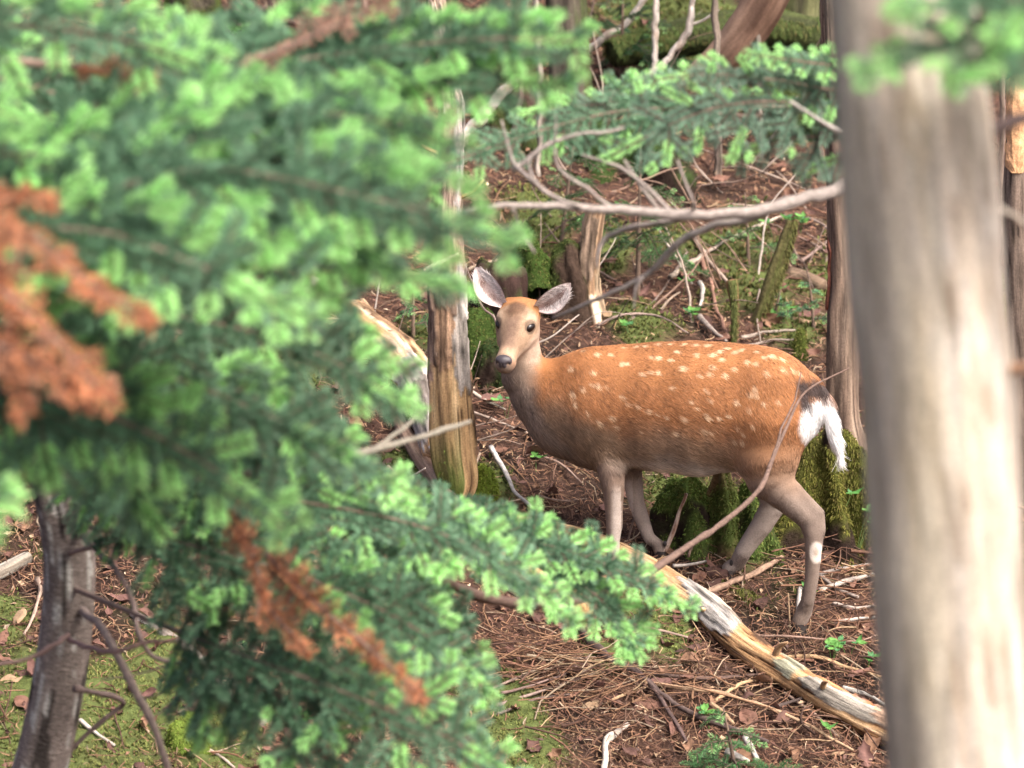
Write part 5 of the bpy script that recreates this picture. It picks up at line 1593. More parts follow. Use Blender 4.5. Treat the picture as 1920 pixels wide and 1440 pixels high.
def build_deer():
    VOX = 0.0050
    prims = []      # chains: (points, radii, lateral squash, blend, flow, hair length)
    def chain(pts, k=0.03, sq=1.0, hair=0.02, flow=None, lift=0.3):
        prims.append(dict(p=np.array([q[0] for q in pts]), r=np.array([q[1] for q in pts]), k=k, sq=sq, hair=hair, flow=flow, lift=lift))
    d = dp
    # trunk of the body
    chain([(d(1122, 757), .160), (d(1165, 758), .178), (d(1230, 761), .190), (d(1300, 764), .198), (d(1360, 762), .190), (d(1415, 757), .172), (d(1452, 758), .138), (d(1480, 760), .094)], sq=1.22, k=.05, hair=.026, flow=-DF + np.array([0, 0, -.35]))
    chain([(d(1058, 786), .112), (d(1110, 800), .112), (d(1160, 810), .10)], sq=1.1, k=.06, hair=.028, flow=-DF * .6 + np.array([0, 0, -.8]))
    # neck
    chain([(d(1110, 745), .125), (d(1052, 744), .112), (d(1012, 730), .094), (d(984, 702, .015), .068), (d(977, 664, .035), .056), (d(978, 625, .05), .052)], sq=1.12, k=.06, hair=.024, flow=-DF * .45 + np.array([0, 0, -1.0]))
    # shoulders, hips
    for sgn in (1, -1):
        chain([(d(1112, 715, .05 * sgn), .085), (d(1118, 775, .075 * sgn), .085), (d(1136, 832, .066 * sgn), .060)], sq=1.35, k=.06, hair=.022, flow=-DF * .5 + np.array([0, 0, -.9]))
        chain([(d(1442, 735, .055 * sgn), .110), (d(1440, 795, .075 * sgn), .114), (d(1440, 850, .082 * sgn), .094), (d(1442, 890, .084 * sgn), .070)], sq=1.2, k=.06, hair=.022, flow=-DF * .5 + np.array([0, 0, -.9]))
    LEG = dict(hair=.013, flow=np.array([0, 0, -1.0]), lift=.18)
    # near front leg (its lower half is behind the log)
    h = hoof_at(1146, 1088); HO = [h]
    o = float((h - D0) @ DL)
    nf = [(d(1140, 845, .064), .050), (d(1146, 880, .080), .042), (d(1150, 915, .092), .0335), (d(1151, 955, .092), .027), (d(1152, 982, .094), .0255), (d(1150, 1010, .095), .0205), (d(1150, 1050, .095), .019), (h + np.array([.012, 0, .055]), .0225), (h + np.array([0, 0, .028]), .021)]
    chain(nf, k=.022, **LEG)
    h = hoof_at(1237, 1047); HO.append(h)
    chain([(d(1150, 830, -.085), .06), (d(1180, 868, -.09), .037), (d(1187, 905, -.092), .030), (d(1194, 945, -.092), .0245), (d(1203, 972, -.09), .0235), (d(1217, 1008, -.085), .0185), (lerp(d(1217, 1008, -.085), h, .55) + np.array([.002, 0, .02]), .0175), (h + np.array([-.006, 0, .042]), .0205), (h + np.array([0, 0, .022]), .019)], k=.022, **LEG)
    # near hind leg
    h = hoof_at(1497, 1184); HO.append(h)
    nh = [(d(1438, 868, .085), .082), (d(1445, 895, .09), .066), (d(1464, 922, .097), .050), (d(1489, 948, .1), .0385), (d(1516, 974, .1), .0325), (d(1526, 1003, .1), .030), (d(1525, 1040, .1), .0240), (d(1522, 1085, .098), .0208), (d(1515, 1125, .095), .0200), (h + np.array([.016, 0, .062]), .0245), (h + np.array([.003, 0, .03]), .023)]
    chain(nh, k=.022, **LEG)
    chain([(d(1492, 915, .1), .016), (d(1515, 938, .1), .014), (d(1536, 962, .1), .0165), (d(1537, 990, .1), .017)], k=.02, **LEG)
    # far hind leg
    h = hoof_at(1360, 1083); HO.append(h)
    fh = [(d(1440, 880, -.085), .07), (d(1452, 915, -.09), .050), (d(1448, 950, -.09), .037), (d(1428, 985, -.09), .0335), (d(1410, 1010, -.09), .0295), (d(1393, 1035, -.085), .0265), (h + np.array([.036, .0, .045]), .0235), (h + np.array([.012, 0, .030]), .0225)]
    chain(fh, k=.022, **LEG)
    # tail
    chain([(d(1515, 722), .035), (d(1543, 745), .022), (d(1555, 780), .020), (d(1563, 818), .015), (d(1571, 845), .007)], k=.02, hair=.07, flow=np.array([.35, 0, -1.0]), lift=.25)
    # head: own axes
    eL, eR = d(932, 594, .1), d(1001, 607, .115)
    hr = unit(eR - eL)                                     # towards the viewer's right
    view = unit(np.array([0, 0, CZ]) - eL)
    inpl = unit(np.array([-.17, 0, -.98]))
    hf = unit(view * .85 + inpl * .53)
    hf = unit(hf - hr * (hf @ hr) + hr * .15)
    hr = unit(hr - hf * (hr @ hf))
    hu = unit(np.cross(hr, hf))
    if hu[2] < 0: hu = -hu
    hc = (eL + eR) / 2 + hf * -.012 + hu * -.010
    def hp(f, r, u): return hc + hf * f + hr * r * .92 + hu * u
    HF = dict(hair=.006, lift=.15)
    chain([(hp(-.055, 0, -.012), .054), (hp(-.02, 0, .0), .049), (hp(.02, 0, -.006), .042)], k=.03, flow=-hf, **HF)
    chain([(hp(.0, 0, -.014), .046), (hp(.055, 0, -.022), .0365), (hp(.105, 0, -.032), .0280), (hp(.150, 0, -.040), .0265), (hp(.166, 0, -.043), .0245)], k=.03, flow=-hf, **HF)
    chain([(hp(-.035, 0, -.055), .045), (hp(.03, 0, -.062), .034), (hp(.10, 0, -.064), .022), (hp(.155, 0, -.063), .0185)], k=.03, flow=-hf - hu * .4, **HF)
    for s in (-1, 1):
        chain([(hp(.004, .040 * s, .006), .023), (hp(-.02, .043 * s, .000), .024)], k=.025, flow=-hf, **HF)       # brow
        chain([(hp(.0, .036 * s, -.038), .028), (hp(.05, .026 * s, -.042), .022)], k=.03, flow=-hf - hu * .3, **HF)   # cheek
        chain([(hp(.150, .012 * s, -.052), .018), (hp(.163, .010 * s, -.050), .0165)], k=.015, flow=-hf, **HF)    # lips
        chain([(hp(-.062, .036 * s, .000), .024), (hp(-.076, .050 * s, .010), .015)], k=.03, flow=-hf, **HF)     # ear root
    # --- to deer axes and voxels
    B = np.stack([DF, DL, DU])                             # rows
    allp = np.concatenate([c['p'] for c in prims]); allr = np.concatenate([c['r'] for c in prims])
    loc = (allp - D0) @ B.T
    lo = (loc - allr[:, None]).min(0) - .03
    hi = (loc + allr[:, None]).max(0) + .03
    shape = np.ceil((hi - lo) / VOX).astype(int) + 1
    S = np.full(shape, 0.5, np.float32)
    def seg_d(q, a, b, ra, rb, sq):
        w = np.array([1, sq, 1], np.float32)
        ab = (b - a) * w
        qa = (q - a) * w
        t = np.clip(qa @ ab / max(ab @ ab, 1e-9), 0, 1)
        return np.linalg.norm(qa - t[..., None] * ab, axis=-1) - (ra + (rb - ra) * t)
    for c in prims:
        pl = (c['p'] - D0) @ B.T
        mlo = np.clip(((pl - c['r'][:, None]).min(0) - .07 - lo) / VOX, 0, shape - 1).astype(int)
        mhi = np.clip(((pl + c['r'][:, None]).max(0) + .07 - lo) / VOX, 0, shape - 1).astype(int) + 1
        sl = tuple(slice(a, b) for a, b in zip(mlo, mhi))
        ax = [lo[i] + VOX * np.arange(mlo[i], mhi[i], dtype=np.float32) for i in range(3)]
        q = np.stack(np.meshgrid(*ax, indexing='ij'), -1)
        dd = None
        for i in range(len(pl) - 1):
            s_ = seg_d(q, pl[i].astype(np.float32), pl[i + 1].astype(np.float32), c['r'][i], c['r'][i + 1], c['sq'])
            if dd is None: dd = s_
            else:
                hh = np.maximum(.02 - np.abs(dd - s_), 0) / .02
                dd = np.minimum(dd, s_) - hh * hh * .005 * float(c['r'].mean() > .06)
        old = S[sl]
        k = c['k']
        hh = np.maximum(k - np.abs(old - dd), 0) / k
        S[sl] = np.minimum(old, dd) - hh * hh * k * .25
    # --- surface nets
    neg = S < 0
    cells = np.zeros(np.array(shape) - 1, np.int8)
    corners = [(i, j, k) for i in (0, 1) for j in (0, 1) for k in (0, 1)]
    def sub(a, o): return a[o[0]:a.shape[0] - 1 + o[0], o[1]:a.shape[1] - 1 + o[1], o[2]:a.shape[2] - 1 + o[2]]
    for o_ in corners: cells += sub(neg, o_)
    act = np.argwhere((cells > 0) & (cells < 8))
    idx = np.full(cells.shape, -1, np.int64)
    idx[act[:, 0], act[:, 1], act[:, 2]] = np.arange(len(act))
    acc = np.zeros((len(act), 3)); cnt = np.zeros(len(act))
    val = {o_: S[act[:, 0] + o_[0], act[:, 1] + o_[1], act[:, 2] + o_[2]] for o_ in corners}
    for a_ in corners:
        for ax in range(3):
            if a_[ax] == 0:
                b_ = tuple(1 if i == ax else a_[i] for i in range(3))
                va, vb = val[a_], val[b_]
                cr = (va < 0) != (vb < 0)
                t = np.where(cr, va / np.where(cr, va - vb, 1), 0)
                pt = np.array(a_, float) + np.outer(t, np.eye(3)[ax])
                acc += pt * cr[:, None]; cnt += cr
    vloc = lo + VOX * (act + acc / cnt[:, None])
    quads = []
    for ax in range(3):
        a1, a2 = (ax + 1) % 3, (ax + 2) % 3
        e = [slice(None)] * 3
        s0 = [slice(1, -1)] * 3; s0[ax] = slice(0, -1)
        s1 = [slice(1, -1)] * 3; s1[ax] = slice(1, None)
        n0, n1 = neg[tuple(s0)], neg[tuple(s1)]
        cr = np.argwhere(n0 != n1)
        base = cr.copy()
        for i in range(3):
            if i != ax: base[:, i] += 1
        flip = n1[cr[:, 0], cr[:, 1], cr[:, 2]]
        def cell(d1, d2):
            q = base.copy(); q[:, a1] += d1; q[:, a2] += d2
            return idx[q[:, 0], q[:, 1], q[:, 2]]
        qd = np.stack([cell(-1, -1), cell(0, -1), cell(0, 0), cell(-1, 0)], -1)
        qd[flip] = qd[flip][:, ::-1]
        quads.append(qd)
    quads = np.concatenate(quads)
    vw = D0 + vloc @ B
    # light smoothing
    def smooth(v, it):
        for _ in range(it):
            s = np.zeros_like(v); n = np.zeros(len(v))
            for a in range(4):
                for b in ((a + 1) % 4, (a + 3) % 4):
                    np.add.at(s, quads[:, a], v[quads[:, b]]); np.add.at(n, quads[:, a], 1)
            v = v * .5 + .5 * s / n[:, None]
        return v
    vw = smooth(vw, 3)
    # shoulder blade, ribs, thigh: slight relief is left to the fur
    # --- flow, hair length by nearest chains
    def fields(v):
        pl = (v - D0) @ B.T
        W = np.zeros(len(v)); fl = np.zeros((len(v), 3)); hl = np.zeros(len(v)); lf = np.zeros(len(v))
        for c in prims:
            cl = (c['p'] - D0) @ B.T
            dd = np.full(len(v), 9.0); tang = np.zeros((len(v), 3))
            for i in range(len(cl) - 1):
                dd = np.minimum(dd, seg_d(pl, cl[i], cl[i + 1], c['r'][i], c['r'][i + 1], c['sq']))
            w = np.exp(-np.maximum(dd, -.03) / .028)
            W += w; hl += w * c['hair']; fl += w[:, None] * unit(c['flow']); lf += w * c['lift']
        return unit(fl), hl / W, lf / W
    # --- ears: cupped shells joined into the same mesh
    def ear(base, tip, side_hint, face, width):
        ax = unit(tip - base); Lh = np.linalg.norm(tip - base)
        n = unit(face - ax * (face @ ax)); s = unit(np.cross(ax, n))
        if s @ side_hint < 0: s = -s
        nu, nv = 26, 15
        u = np.linspace(0, 1, nu)[:, None]; v = np.linspace(-1, 1, nv)[None]
        prof = np.interp(u, [0, .08, .2, .35, .5, .65, .8, .9, .96, 1], [.30, .46, .76, .97, 1, .90, .64, .40, .22, .05])
        wid = width / 2 * prof
        cup = (.75 * (1 - u) ** 1.4 + .28)
        x = wid * v * (1 - .18 * cup * v * v)
        depth = wid * cup * (v * v) * .95 - .010 * (1 - u) + .012 * np.sin(u * 3.1) * .6
        front = base + ax * (u * Lh)[..., None] + s * (x + .010 * np.sin(u * math.pi))[..., None] + n * depth[..., None]
        back = front - n * (.0055 * (1 - .75 * np.abs(v) ** 6) * (1 - .6 * u ** 8))[..., None] - n * .0006
        vv = np.concatenate([front.reshape(-1, 3), back.reshape(-1, 3)])
        i = np.arange(nu - 1)[:, None] * nv; j = np.arange(nv - 1)[None]
        q = np.stack([i + j, i + j + 1, i + nv + j + 1, i + nv + j], -1).reshape(-1, 4)
        K = nu * nv
        fs = [q, q[:, ::-1] + K]
        for col_ in (0, nv - 1):
            a = np.arange(nu - 1) * nv + col_
            e_ = np.stack([a, a + nv, a + nv + K, a + K], -1)
            fs.append(e_ if col_ == 0 else e_[:, ::-1])
        a = (nu - 1) * nv + np.arange(nv - 1)
        fs.append(np.stack([a, a + 1, a + 1 + K, a + K], -1))
        uu = np.broadcast_to(u, (nu, nv)).ravel(); vvv = np.broadcast_to(v, (nu, nv)).ravel()
        nz = fbm(uu * 5, vvv * 3, 3.3, 3, 21)
        pale = np.array([.66, .55, .53]); dark = np.array([.17, .105, .088]); rim = np.array([.07, .05, .045])
        t = np.clip(np.exp(-((vvv - .05) / .42) ** 2 - ((uu - .66) / .2) ** 2) * 1.0 + np.exp(-((vvv - .1) / .35) ** 2 - ((uu - .28) / .15) ** 2) * .8 + .28 * nz, 0, 1)
        cf = lerp(pale, dark, t)
        edge = np.maximum(sstep(.86, 1.0, np.abs(vvv)), sstep(.93, 1.0, uu))
        cf = lerp(cf, rim, edge * .8)
        cb = np.broadcast_to(np.array([.26, .15, .09]), cf.shape)
        cb = lerp(cb, rim, edge * .8)
        return vv, fs, np.concatenate([cf, cb]), np.concatenate([np.ones(K), np.zeros(K)])
    ears = []
    bL, tL = hp(-.048, -.050, .016), d(891, 501, .055)
    bR, tR = hp(-.048, .050, .016), d(1070, 531, .075)
    ears.append(ear(bL, tL, -hr, unit(view + hr * -.1), .086))
    ears.append(ear(bR, tR, hr, unit(view + hr * .2), .080))

    # --- colour: zones by where the point lies on the deer's side (as pixels of its middle plane)
    ORANGE = np.array([.315, .140, .058]); TAN = np.array([.34, .225, .145]); GREY = np.array([.215, .160, .125])
    LEGC = np.array([.205, .158, .130]); WHITE = np.array([.86, .85, .84]); BLACK = np.array([.035, .032, .035])
    FACE = np.array([.33, .225, .150]); SPOT = np.array([.66, .48, .31]); DARKB = np.array([.20, .085, .037]); CREAM = np.array([.70, .61, .53])
    def mid_px(v):
        pl = v - np.outer((v - D0) @ DL, DL)
        return to_px(pl)
    def colour(v):
        x, y = mid_px(v)
        o = (v - D0) @ DL
        nz = fbm(v[:, 0] * 14, v[:, 1] * 14, v[:, 2] * 14, 3, 31)
        nz2 = fbm(v[:, 0] * 45, v[:, 1] * 45, v[:, 2] * 45, 2, 35)
        c = np.broadcast_to(ORANGE, v.shape).copy()
        c = lerp(c, DARKB, sstep(672, 640, y) * sstep(1120, 1200, x) * .45)
        # lower flank to belly
        yb = np.interp(x, [1040, 1100, 1180, 1300, 1380, 1440, 1500], [770, 790, 812, 828, 838, 836, 800])
        c = lerp(c, TAN * np.interp(x, [1150, 1230], [.62, .82])[:, None], sstep(yb - 60, yb + 14, y + 14 * nz) * sstep(1440, 1370, x))
        c = lerp(c, np.array([.36, .30, .25]), sstep(yb + 12, yb + 52, y + 10 * nz) * sstep(1440, 1400, x) * sstep(1185, 1235, x))
        c = lerp(c, CREAM, sstep(yb + 26, yb + 56, y) * sstep(1130, 1200, x) * sstep(1430, 1380, x) * .9)  # cream belly hair, carried higher to paint in bounced light
        # thigh and haunch get browner downwards
        c = lerp(c, np.array([.25, .155, .10]), sstep(770, 885, y + 10 * nz) * sstep(1360, 1430, x))
        # front of neck and breast
        xb = np.interp(y, [600, 660, 700, 740, 790, 840, 880], [1003, 1006, 1010, 1012, 1040, 1090, 1140])
        c = lerp(c, GREY, sstep(16, -20, x - xb + 10 * nz) * sstep(600, 640, y))
        # legs
        c = lerp(c, np.array([.185, .130, .100]), sstep(835, 875, y + 10 * nz) * sstep(1230, 1200, x))
        c = lerp(c, LEGC, sstep(np.where(x < 1250, 880, 850), np.where(x < 1250, 1000, 935), y + 10 * nz))
        inner = sstep(.02, -.02, np.abs(o) - .085) * sstep(880, 930, y)
        c = lerp(c, np.array([.52, .46, .42]), inner * .35)
        c = lerp(c, c * .72, sstep(.1, .5, nz + .4 * nz2) * sstep(880, 940, y) * .7)
        c = lerp(c, np.array([.56, .49, .44]), sstep(6, 16, x - np.interp(y, [900, 950, 1010], [1152, 1152, 1150])) * sstep(890, 920, y) * sstep(1040, 1010, y) * (x < 1178) * (np.abs(o) < .2) * .55)
        # spots
        for (sp, r, st) in SP_L:
            for sgn in (1, -1):
                q = sp if sgn == 1 else sp - 2 * ((sp - D0) @ DL) * DL
                dv = v - q
                ds = np.sqrt((dv @ DF) ** 2 / 1.15 + (dv @ DU) ** 2 * 1.1 + (dv @ DL) ** 2 * .6)
                w = sstep(1.25, .55, ds / r + .18 * nz2) * st
                c = lerp(c, SPOT, w)
        # rump
        wp = sstep(6, -6, np.hypot((x - 1540) / 1.0, (y - 781) / 1.35) - 30 + 5 * nz) * sstep(1498, 1512, x - (y - 780) * .12)
        wp = np.maximum(wp, sstep(1534, 1545, x) * sstep(738, 750, y) * sstep(900, 870, y))
        bk = sstep(11, 3, np.abs((x - 1513) * .8 + (y - 725) * -.12 + 3 * nz)) * sstep(696, 708, y) * sstep(770, 748, y)
        bk = np.maximum(bk, sstep(1512, 1522, x) * sstep(700, 708, y) * sstep(740, 730, y))
        c = lerp(c, WHITE, wp)
        c = lerp(c, BLACK, np.clip(bk, 0, 1) * .92)
        # hock gland ring
        gp = GLAND
        dg = np.hypot((x - gp[0]) / 12.0, (y - gp[1]) / 20.0)
        c = lerp(c, np.array([.70, .63, .55]), sstep(1.15, .85, dg) * .85)
        c = lerp(c, np.array([.38, .29, .23]), sstep(.5, .25, dg) * .8)
        # head
        hv = v - hc
        f, r_, u = hv @ hf, hv @ hr, hv @ hu
        head = sstep(.02, -.02, np.linalg.norm((hv - hf * .04) / np.array([1, 1, 1]), axis=1) - .135 + .02 * nz) * sstep(-.085, -.055, f - u * .2)
        cf = np.broadcast_to(FACE, v.shape).copy()
        cf = lerp(cf, np.array([.15, .095, .072]), sstep(.034, .008, np.abs(r_)) * sstep(.0, .05, f) * sstep(.15, .11, f) * sstep(-.035, -.01, u) * .75)   # nose bridge
        cf = lerp(cf, np.array([.36, .17, .07]), sstep(-.005, -.03, f) * sstep(-.03, .0, u) * .9)          # crown
        cf = lerp(cf, np.array([.10, .055, .035]), sstep(.052, .014, np.hypot(r_ * 1.05, (f + .004) * .9) + .006 * nz2) * sstep(0, .02, u) * .9)  # forehead patch
        cf = lerp(cf, np.array([.58, .46, .37]), sstep(-.01, -.04, u + f * .3) * .5)                         # cheeks, throat
        cf = lerp(cf, np.array([.82, .78, .74]), sstep(-.054, -.064, u) * sstep(.10, .135, f))
        cf = lerp(cf, np.array([.06, .045, .04]), sstep(.0045, .002, np.abs(u + .0585 - .02 * np.abs(r_))) * sstep(.10, .12, f) * .8)       # mouth line
        cf = lerp(cf, np.array([.60, .47, .36]), sstep(.016, .006, np.abs(np.hypot(r_, (u + .036)) - .036)) * sstep(.14, .155, f) * .7)              # chin
        cf = lerp(cf, np.array([.66, .50, .36]), np.maximum.reduce([sstep(.028, .016, np.linalg.norm(hv - (hf * fe + hr * .052 * s + hu * ue), axis=1)) for s in (-1, 1) for fe, ue in ((.014, .016),)]) * .35)
        for s in (-1, 1):
            cf = lerp(cf, np.array([.05, .035, .03]), sstep(.0262, .0215, np.linalg.norm((v - EYES[s]) + hu * -.002, axis=1)) * .6)
        st = fbm(r_ * 160, u * 160, f * 45, 2, 37)
        cf = cf * (1 + .16 * st)[:, None]
        c = lerp(c, cf, head)
        # throat just under the chin
        return c * (1 + .10 * nz2 + .06 * nz)[:, None]
    EYES = {}
    for s, (ex, ey) in ((-1, (931, 594)), (1, (1001, 607))):
        EYES[s] = None
    bvh = BVHTree.FromPolygons([Vector(p) for p in vw], [tuple(int(t) for t in q) for q in quads], all_triangles=False)
    def cast(px, py):
        r = Vector(ray(px, py))
        hit = bvh.ray_cast(Vector((0, 0, CZ)), r.normalized())
        return None if hit[0] is None else (np.array(hit[0]), np.array(hit[1]))
    for s in (-1, 1):
        base = hp(.012, .050 * s, -.002)
        hit = bvh.find_nearest(Vector(hp(.040, .072 * s, .004)))
        EYES[s] = np.array(hit[0]) - np.array(hit[1]) * .0090
        if np.dot(np.array(hit[1]), np.array(hit[0]) - hc) < 0:
            EYES[s] = np.array(hit[0]) + np.array(hit[1]) * .0090
    zs = 1478 / 780
    SPZ = [(400,337),(452,350),(500,350),(545,326),(590,322),(620,320),(665,313),(708,313),(757,314),(800,316),(843,318),(910,328),(965,334),(1018,341),(1045,360),(1073,355),(1108,366),
           (560,383),(645,360),(672,363),(712,370),(735,340),(803,352),(860,352),(885,340),(893,368),(942,342),(985,377),(1015,383),(940,402),(1052,415),(1112,402),(1145,405),(1170,414),
           (355,397),(437,413),(400,472),(362,490),(372,522),(455,460),(485,465),(430,455),(608,420),(640,413),(668,415),(755,400),(815,425),(850,420),(862,395),(905,425),
           (543,385),(540,500),(560,527),(590,532),(628,550),(660,560),(690,570),(715,468),(752,577),(840,478),(850,512),(880,575),(915,568),(840,570),(945,520),(995,492),(1018,495),(1045,525),(1095,520),(990,545),(1000,600),(945,608),(968,628),(720,625),(850,625),(826,620),(600,622),(515,605),(455,590),(415,555),(500,575),(935,655),(965,660),(780,515),(800,540),(1010,470)]
    SP_L = []
    rs = np.random.default_rng(3)
    for (a, b) in SPZ:
        hit = cast(880 + a / zs, 480 + b / zs)
        if hit is not None:
            SP_L.append((hit[0], rs.uniform(.0058, .0100) * (1.05 if b < 430 and a > 550 else 1.0), rs.uniform(.40, .90) if b > 320 else .6))
    gl = cast(1530, 1036)
    GLAND = mid_px(gl[0][None]) if gl is not None else (np.array([1530.]), np.array([1036.]))
    GLAND = (float(GLAND[0][0]), float(GLAND[1][0]))

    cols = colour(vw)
    G = Geo()
    G.add(vw, quads, cols)
    for vv, fs, cc, _ in ears:
        G.add(vv, fs, cc)
    root = empty('deer', (HO[2][0] - .3, HO[2][1] + .05, HO[2][2]), 'spotted orange brown deer standing among dead wood with its head turned to face the viewer', 'deer')
    body = G.build('body', M_SKIN, root)

    # --- fur: strands rooted on the body, combed along the flow
    tri = np.concatenate([quads[:, [0, 1, 2]], quads[:, [0, 2, 3]]])
    A, Bv, Cv = vw[tri[:, 0]], vw[tri[:, 1]], vw[tri[:, 2]]
    cr = np.cross(Bv - A, Cv - A); ar = np.linalg.norm(cr, axis=1) / 2
    fl_v, hl_v, lf_v = fields(vw)
    # normals
    nv_ = np.zeros_like(vw)
    for k in range(3): np.add.at(nv_, tri[:, k], cr)
    nv_ = unit(nv_)
    cen = vw.mean(0)
    if np.mean(np.sum(nv_ * (vw - cen), 1)) < 0: nv_ = -nv_
    dens = 1.0 + 2.2 * sstep(.012, .006, hl_v[tri[:, 0]])
    pr = ar * dens; pr /= pr.sum()
    NH = 210000
    hr_ = np.random.default_rng(5)
    ti = hr_.choice(len(tri), NH, p=pr)
    a, b = hr_.random(NH), hr_.random(NH)
    fl_ = a + b > 1; a[fl_] = 1 - a[fl_]; b[fl_] = 1 - b[fl_]
    w = np.stack([1 - a - b, a, b], 1)
    def bl(F): return (F[tri[ti]] * (w[..., None] if F.ndim == 2 else w)).sum(1)
    root_p, nn, ff, hl, lf = bl(vw), unit(bl(nv_)), unit(bl(fl_v)), bl(hl_v), bl(lf_v)
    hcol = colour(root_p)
    # bald places: eyes, nose, hooves
    keep = np.ones(NH, bool)
    for s in (-1, 1): keep &= np.linalg.norm(root_p - EYES[s], axis=1) > .017
    nose_c = hp(.176, 0, -.036)
    keep &= np.linalg.norm(root_p - nose_c, axis=1) > .030
    for h in HO: keep &= np.linalg.norm(root_p - h, axis=1) > .030
    root_p, nn, ff, hl, lf, hcol = (q[keep] for q in (root_p, nn, ff, hl, lf, hcol))
    x, y = mid_px(root_p)
    # longer hair under the belly and breast, on the rump patch and the thigh edge
    yb = np.interp(x, [1040, 1100, 1180, 1300, 1380, 1440, 1500], [780, 800, 822, 838, 850, 862, 850])
    hl = hl * (1 + .8 * sstep(yb, yb + 40, y) * sstep(1430, 1390, x) * sstep(1000, 1060, x) * sstep(905, 890, y))
    hl = np.maximum(hl, .019 * sstep(955, 875, y) * (y > 800) * (y < 960))
    rump = sstep(1500, 1512, x) * sstep(735, 750, y) * sstep(840, 820, y) * sstep(.05, .03, np.abs((root_p - D0) @ DL) - .05)
    hl = hl * (1 + .5 * rump * (hl < .04))
    ex = []
    for (vv, fs, cc, fr), axv in zip(ears, (unit(tL - bL), unit(tR - bR))):
        kk = len(vv) // 2; nu, nv = 26, 15
        front = vv[:kk].reshape(nu, nv, 3)
        for _ in range(1500):
            side = hr_.random() < .62
            iu = hr_.uniform(1, 21); iv = (hr_.uniform(.5, 4) if hr_.random() < .5 else hr_.uniform(10, 13.5)) if side else hr_.uniform(2, 12)
            a_, b_ = int(iu), int(iv); fu, fv = iu - a_, iv - b_
            p00 = front[a_, b_] * (1 - fu) * (1 - fv) + front[a_ + 1, b_] * fu * (1 - fv) + front[a_, b_ + 1] * (1 - fu) * fv + front[a_ + 1, b_ + 1] * fu * fv
            n_ = unit(np.cross(front[a_, b_ + 1] - front[a_, b_], front[a_ + 1, b_] - front[a_, b_]))
            if n_ @ view < 0: n_ = -n_
            inward = unit(front[a_, 7] - p00 + 1e-6) if side else np.zeros(3)
            ex.append((p00, n_, unit(axv + inward * .9 + hr_.normal(0, .25, 3)), (.026 if side else .012), .5, (np.array([.66, .60, .58]) if side else np.array([.45, .36, .33])) * hr_.uniform(.75, 1.15)))
    root_p = np.concatenate([root_p, [e[0] for e in ex]]); nn = np.concatenate([nn, [e[1] for e in ex]]); ff = np.concatenate([ff, [e[2] for e in ex]])
    hl = np.concatenate([hl, [e[3] for e in ex]]); lf = np.concatenate([lf, [e[4] for e in ex]]); hcol = np.concatenate([hcol, [e[5] for e in ex]])
    nh = len(root_p)
    # clumping: strands share a direction with their neighbours
    q = root_p
    jit = np.stack([noise3(q[:, 0] * 38, q[:, 1] * 38, q[:, 2] * 38, 41 + i) for i in range(3)], 1) * .30 + np.stack([noise3(q[:, 0] * 9, q[:, 1] * 9, q[:, 2] * 9, 51 + i) for i in range(3)], 1) * .22
    tdir = ff + jit + hr_.normal(0, .10, (nh, 3))
    tdir = unit(tdir - nn * np.sum(tdir * nn, 1, keepdims=True))
    lift = lf * (1 + .5 * hr_.normal(0, .4, nh))
    ln = hl * hr_.uniform(.7, 1.15, nh)
    K = 5
    pts = np.zeros((nh, K, 3))
    cur = root_p - nn * .001
    pts[:, 0] = cur
    for k in range(1, K):
        el = lift * (1.25 - .55 * k) 
        dr = unit(tdir + nn * el[:, None] + np.array([0, 0, -.06 * k]))
        cur = cur + dr * (ln / (K - 1))[:, None]
        pts[:, k] = cur
    clump = noise3(q[:, 0] * 70, q[:, 1] * 70, q[:, 2] * 25, 61)
    hc_ = hcol * (1 + hr_.normal(0, 1, nh) * np.where(ln > .012, .25, .30) + .20 * clump)[:, None]
    hc_ = np.clip(hc_, 0.004, .95)
    HC = bpy.data.hair_curves.new('fur')
    HC.add_curves([K] * nh)
    HC.attributes['position'].data.foreach_set('vector', pts.astype(np.float32).ravel())
    ra = HC.attributes.get('radius') or HC.attributes.new('radius', 'FLOAT', 'POINT')
    rad = np.outer(np.where(ln > .012, .00055, .00040), np.array([1, .95, .8, .55, .12]))
    ra.data.foreach_set('value', rad.astype(np.float32).ravel())
    ca = HC.attributes.new('Col', 'FLOAT_COLOR', 'CURVE')
    ca.data.foreach_set('color', np.concatenate([hc_, np.ones((nh, 1))], 1).astype(np.float32).ravel())
    m, t, b_, out = new_mat('deer_fur')
    at = N(t, 'ShaderNodeAttribute', attribute_name='Col')
    t.links.new(at.outputs['Color'], b_.inputs['Base Color'])
    b_.inputs['Roughness'].default_value = .6
    b_.inputs['Specular IOR Level'].default_value = .25
    HC.materials.append(m)
    fo = bpy.data.objects.new('fur', HC)
    COL.objects.link(fo)
    put(fo, root)

    # --- eyes, nose pad, hooves
    def blob(name, centre, ax, rad_, col, mat, nu=24, nv=16, fn=None):
        g = Geo()
        th = np.linspace(0, 2 * np.pi, nu, endpoint=False); ph = np.linspace(0, np.pi, nv)
        TH, PH = np.meshgrid(th, ph)
        l = np.stack([np.cos(PH), np.sin(PH) * np.cos(TH), np.sin(PH) * np.sin(TH)], -1)
        if fn is not None: l = fn(l)
        p = centre + (l * np.array(rad_)) @ np.stack(ax)
        i = np.arange(nv - 1)[:, None] * nu; j = np.arange(nu)[None]; j2 = (j + 1) % nu
        g.add(p.reshape(-1, 3), np.stack([i + j, i + nu + j, i + nu + j2, i + j2], -1).reshape(-1, 4), col)
        return g.build(name, mat, root)
    me_, te, be, _ = new_mat('eye_gloss')
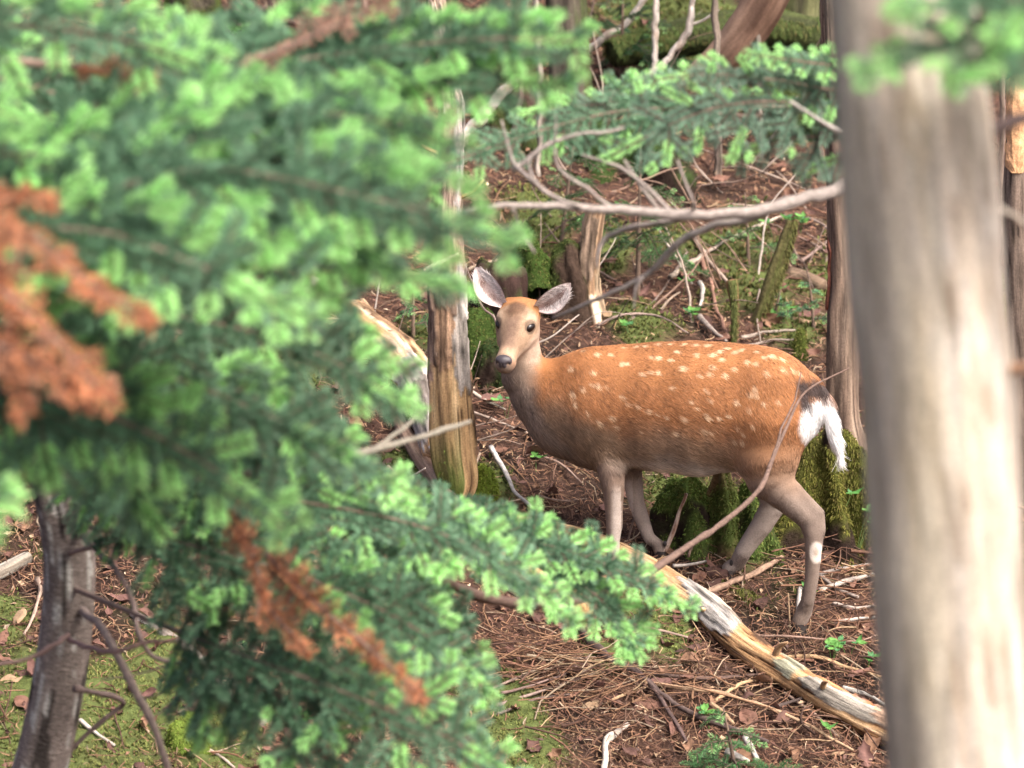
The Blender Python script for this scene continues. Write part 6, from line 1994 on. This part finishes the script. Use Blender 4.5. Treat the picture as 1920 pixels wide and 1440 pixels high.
    be.inputs['Base Color'].default_value = (.012, .008, .007, 1); be.inputs['Roughness'].default_value = .07; be.inputs['Specular IOR Level'].default_value = .28
    be.inputs['Coat Weight'].default_value = 0.0
    for s in (-1, 1):
        out_ = unit(EYES[s] - hp(.0, 0, -.01))
        e1 = unit(hf - out_ * (hf @ out_)); e2 = np.cross(out_, e1)
        tag(blob('eye', EYES[s] + out_ * .001, (out_, e1, e2), (.0140, .0215, .0140), (.012, .008, .007), me_), 'glossy black eye of the deer')
    mn, tn, bn, _ = new_mat('nose_pad')
    bn.inputs['Base Color'].default_value = (.050, .042, .048, 1); bn.inputs['Roughness'].default_value = .33
    nt_ = N(tn, 'ShaderNodeTexVoronoi'); nt_.inputs['Scale'].default_value = 420
    bpn = N(tn, 'ShaderNodeBump'); bpn.inputs['Strength'].default_value = .25; bpn.inputs['Distance'].default_value = .002
    tn.links.new(nt_.outputs['Distance'], bpn.inputs['Height']); tn.links.new(bpn.outputs[0], bn.inputs['Normal'])
    def nose_fn(l):
        l = l.copy()
        f_, r_, u_ = l[..., 0], l[..., 1], l[..., 2]
        wdt = 1 + .22 * u_                                # wider at the top
        l[..., 1] = r_ * wdt
        for s in (-1, 1):                                 # nostrils pressed in
            l[..., 0] -= .32 * np.exp(-(((r_ - .62 * s) / .20) ** 2 + ((u_ + .10) / .28) ** 2)) * (f_ > 0)
        l[..., 0] -= .10 * np.exp(-(r_ / .08) ** 2) * (u_ < .1) * (f_ > 0)
        return l
    tag(blob('nose', hp(.172, 0, -.0355), (unit(hf + hu * .25), hr, unit(hu - hf * .25)), (.0205, .0250, .0225), (.1, .09, .1), mn, 48, 40, nose_fn), 'dark grey moist nose of the deer')
    mh = mat_attr('hoof_horn', .45, .4, .3, 80)
    fdir = [unit(DF + DL * .1), unit(DF * .9 - DL * .2), unit(DF + DL * .12), unit(DF - DL * .1)]
    for h, fd in zip(HO, fdir):
        sd = np.cross(DU, fd)
        for s in (-1, 1):
            g = Geo()
            u = np.linspace(0, 1, 9)[:, None]; th = np.linspace(0, 2 * np.pi, 14, endpoint=False)[None]
            rf = .025 - .011 * u
            rs_ = .0125 - .002 * u
            cx = -.001 - .010 * u
            p = h + fd * ((cx + rf * np.cos(th)) * 1.0)[..., None] + sd * (.0125 * s + rs_ * np.sin(th))[..., None] + DU * (-.008 + .034 * u + 0 * th)[..., None]
            nu_, nv2 = p.shape[:2]
            i = np.arange(nu_ - 1)[:, None] * nv2; j = np.arange(nv2)[None]; j2 = (j + 1) % nv2
            g.add(p.reshape(-1, 3), [np.stack([i + j, i + j2, i + nv2 + j2, i + nv2 + j], -1).reshape(-1, 4), np.arange(nv2)[None, ::-1].repeat(1, 0)], (.035, .028, .026))
            g.build('hoof', mh, root)
        for s in (-1, 1):                                  # dew claws
            blob('dewclaw', h - fd * .022 + sd * .012 * s + DU * .050, (fd, sd, DU), (.006, .006, .010), (.03, .025, .024), mh, 10, 8)
    return root, HO

deer, HOOVES = build_deer()
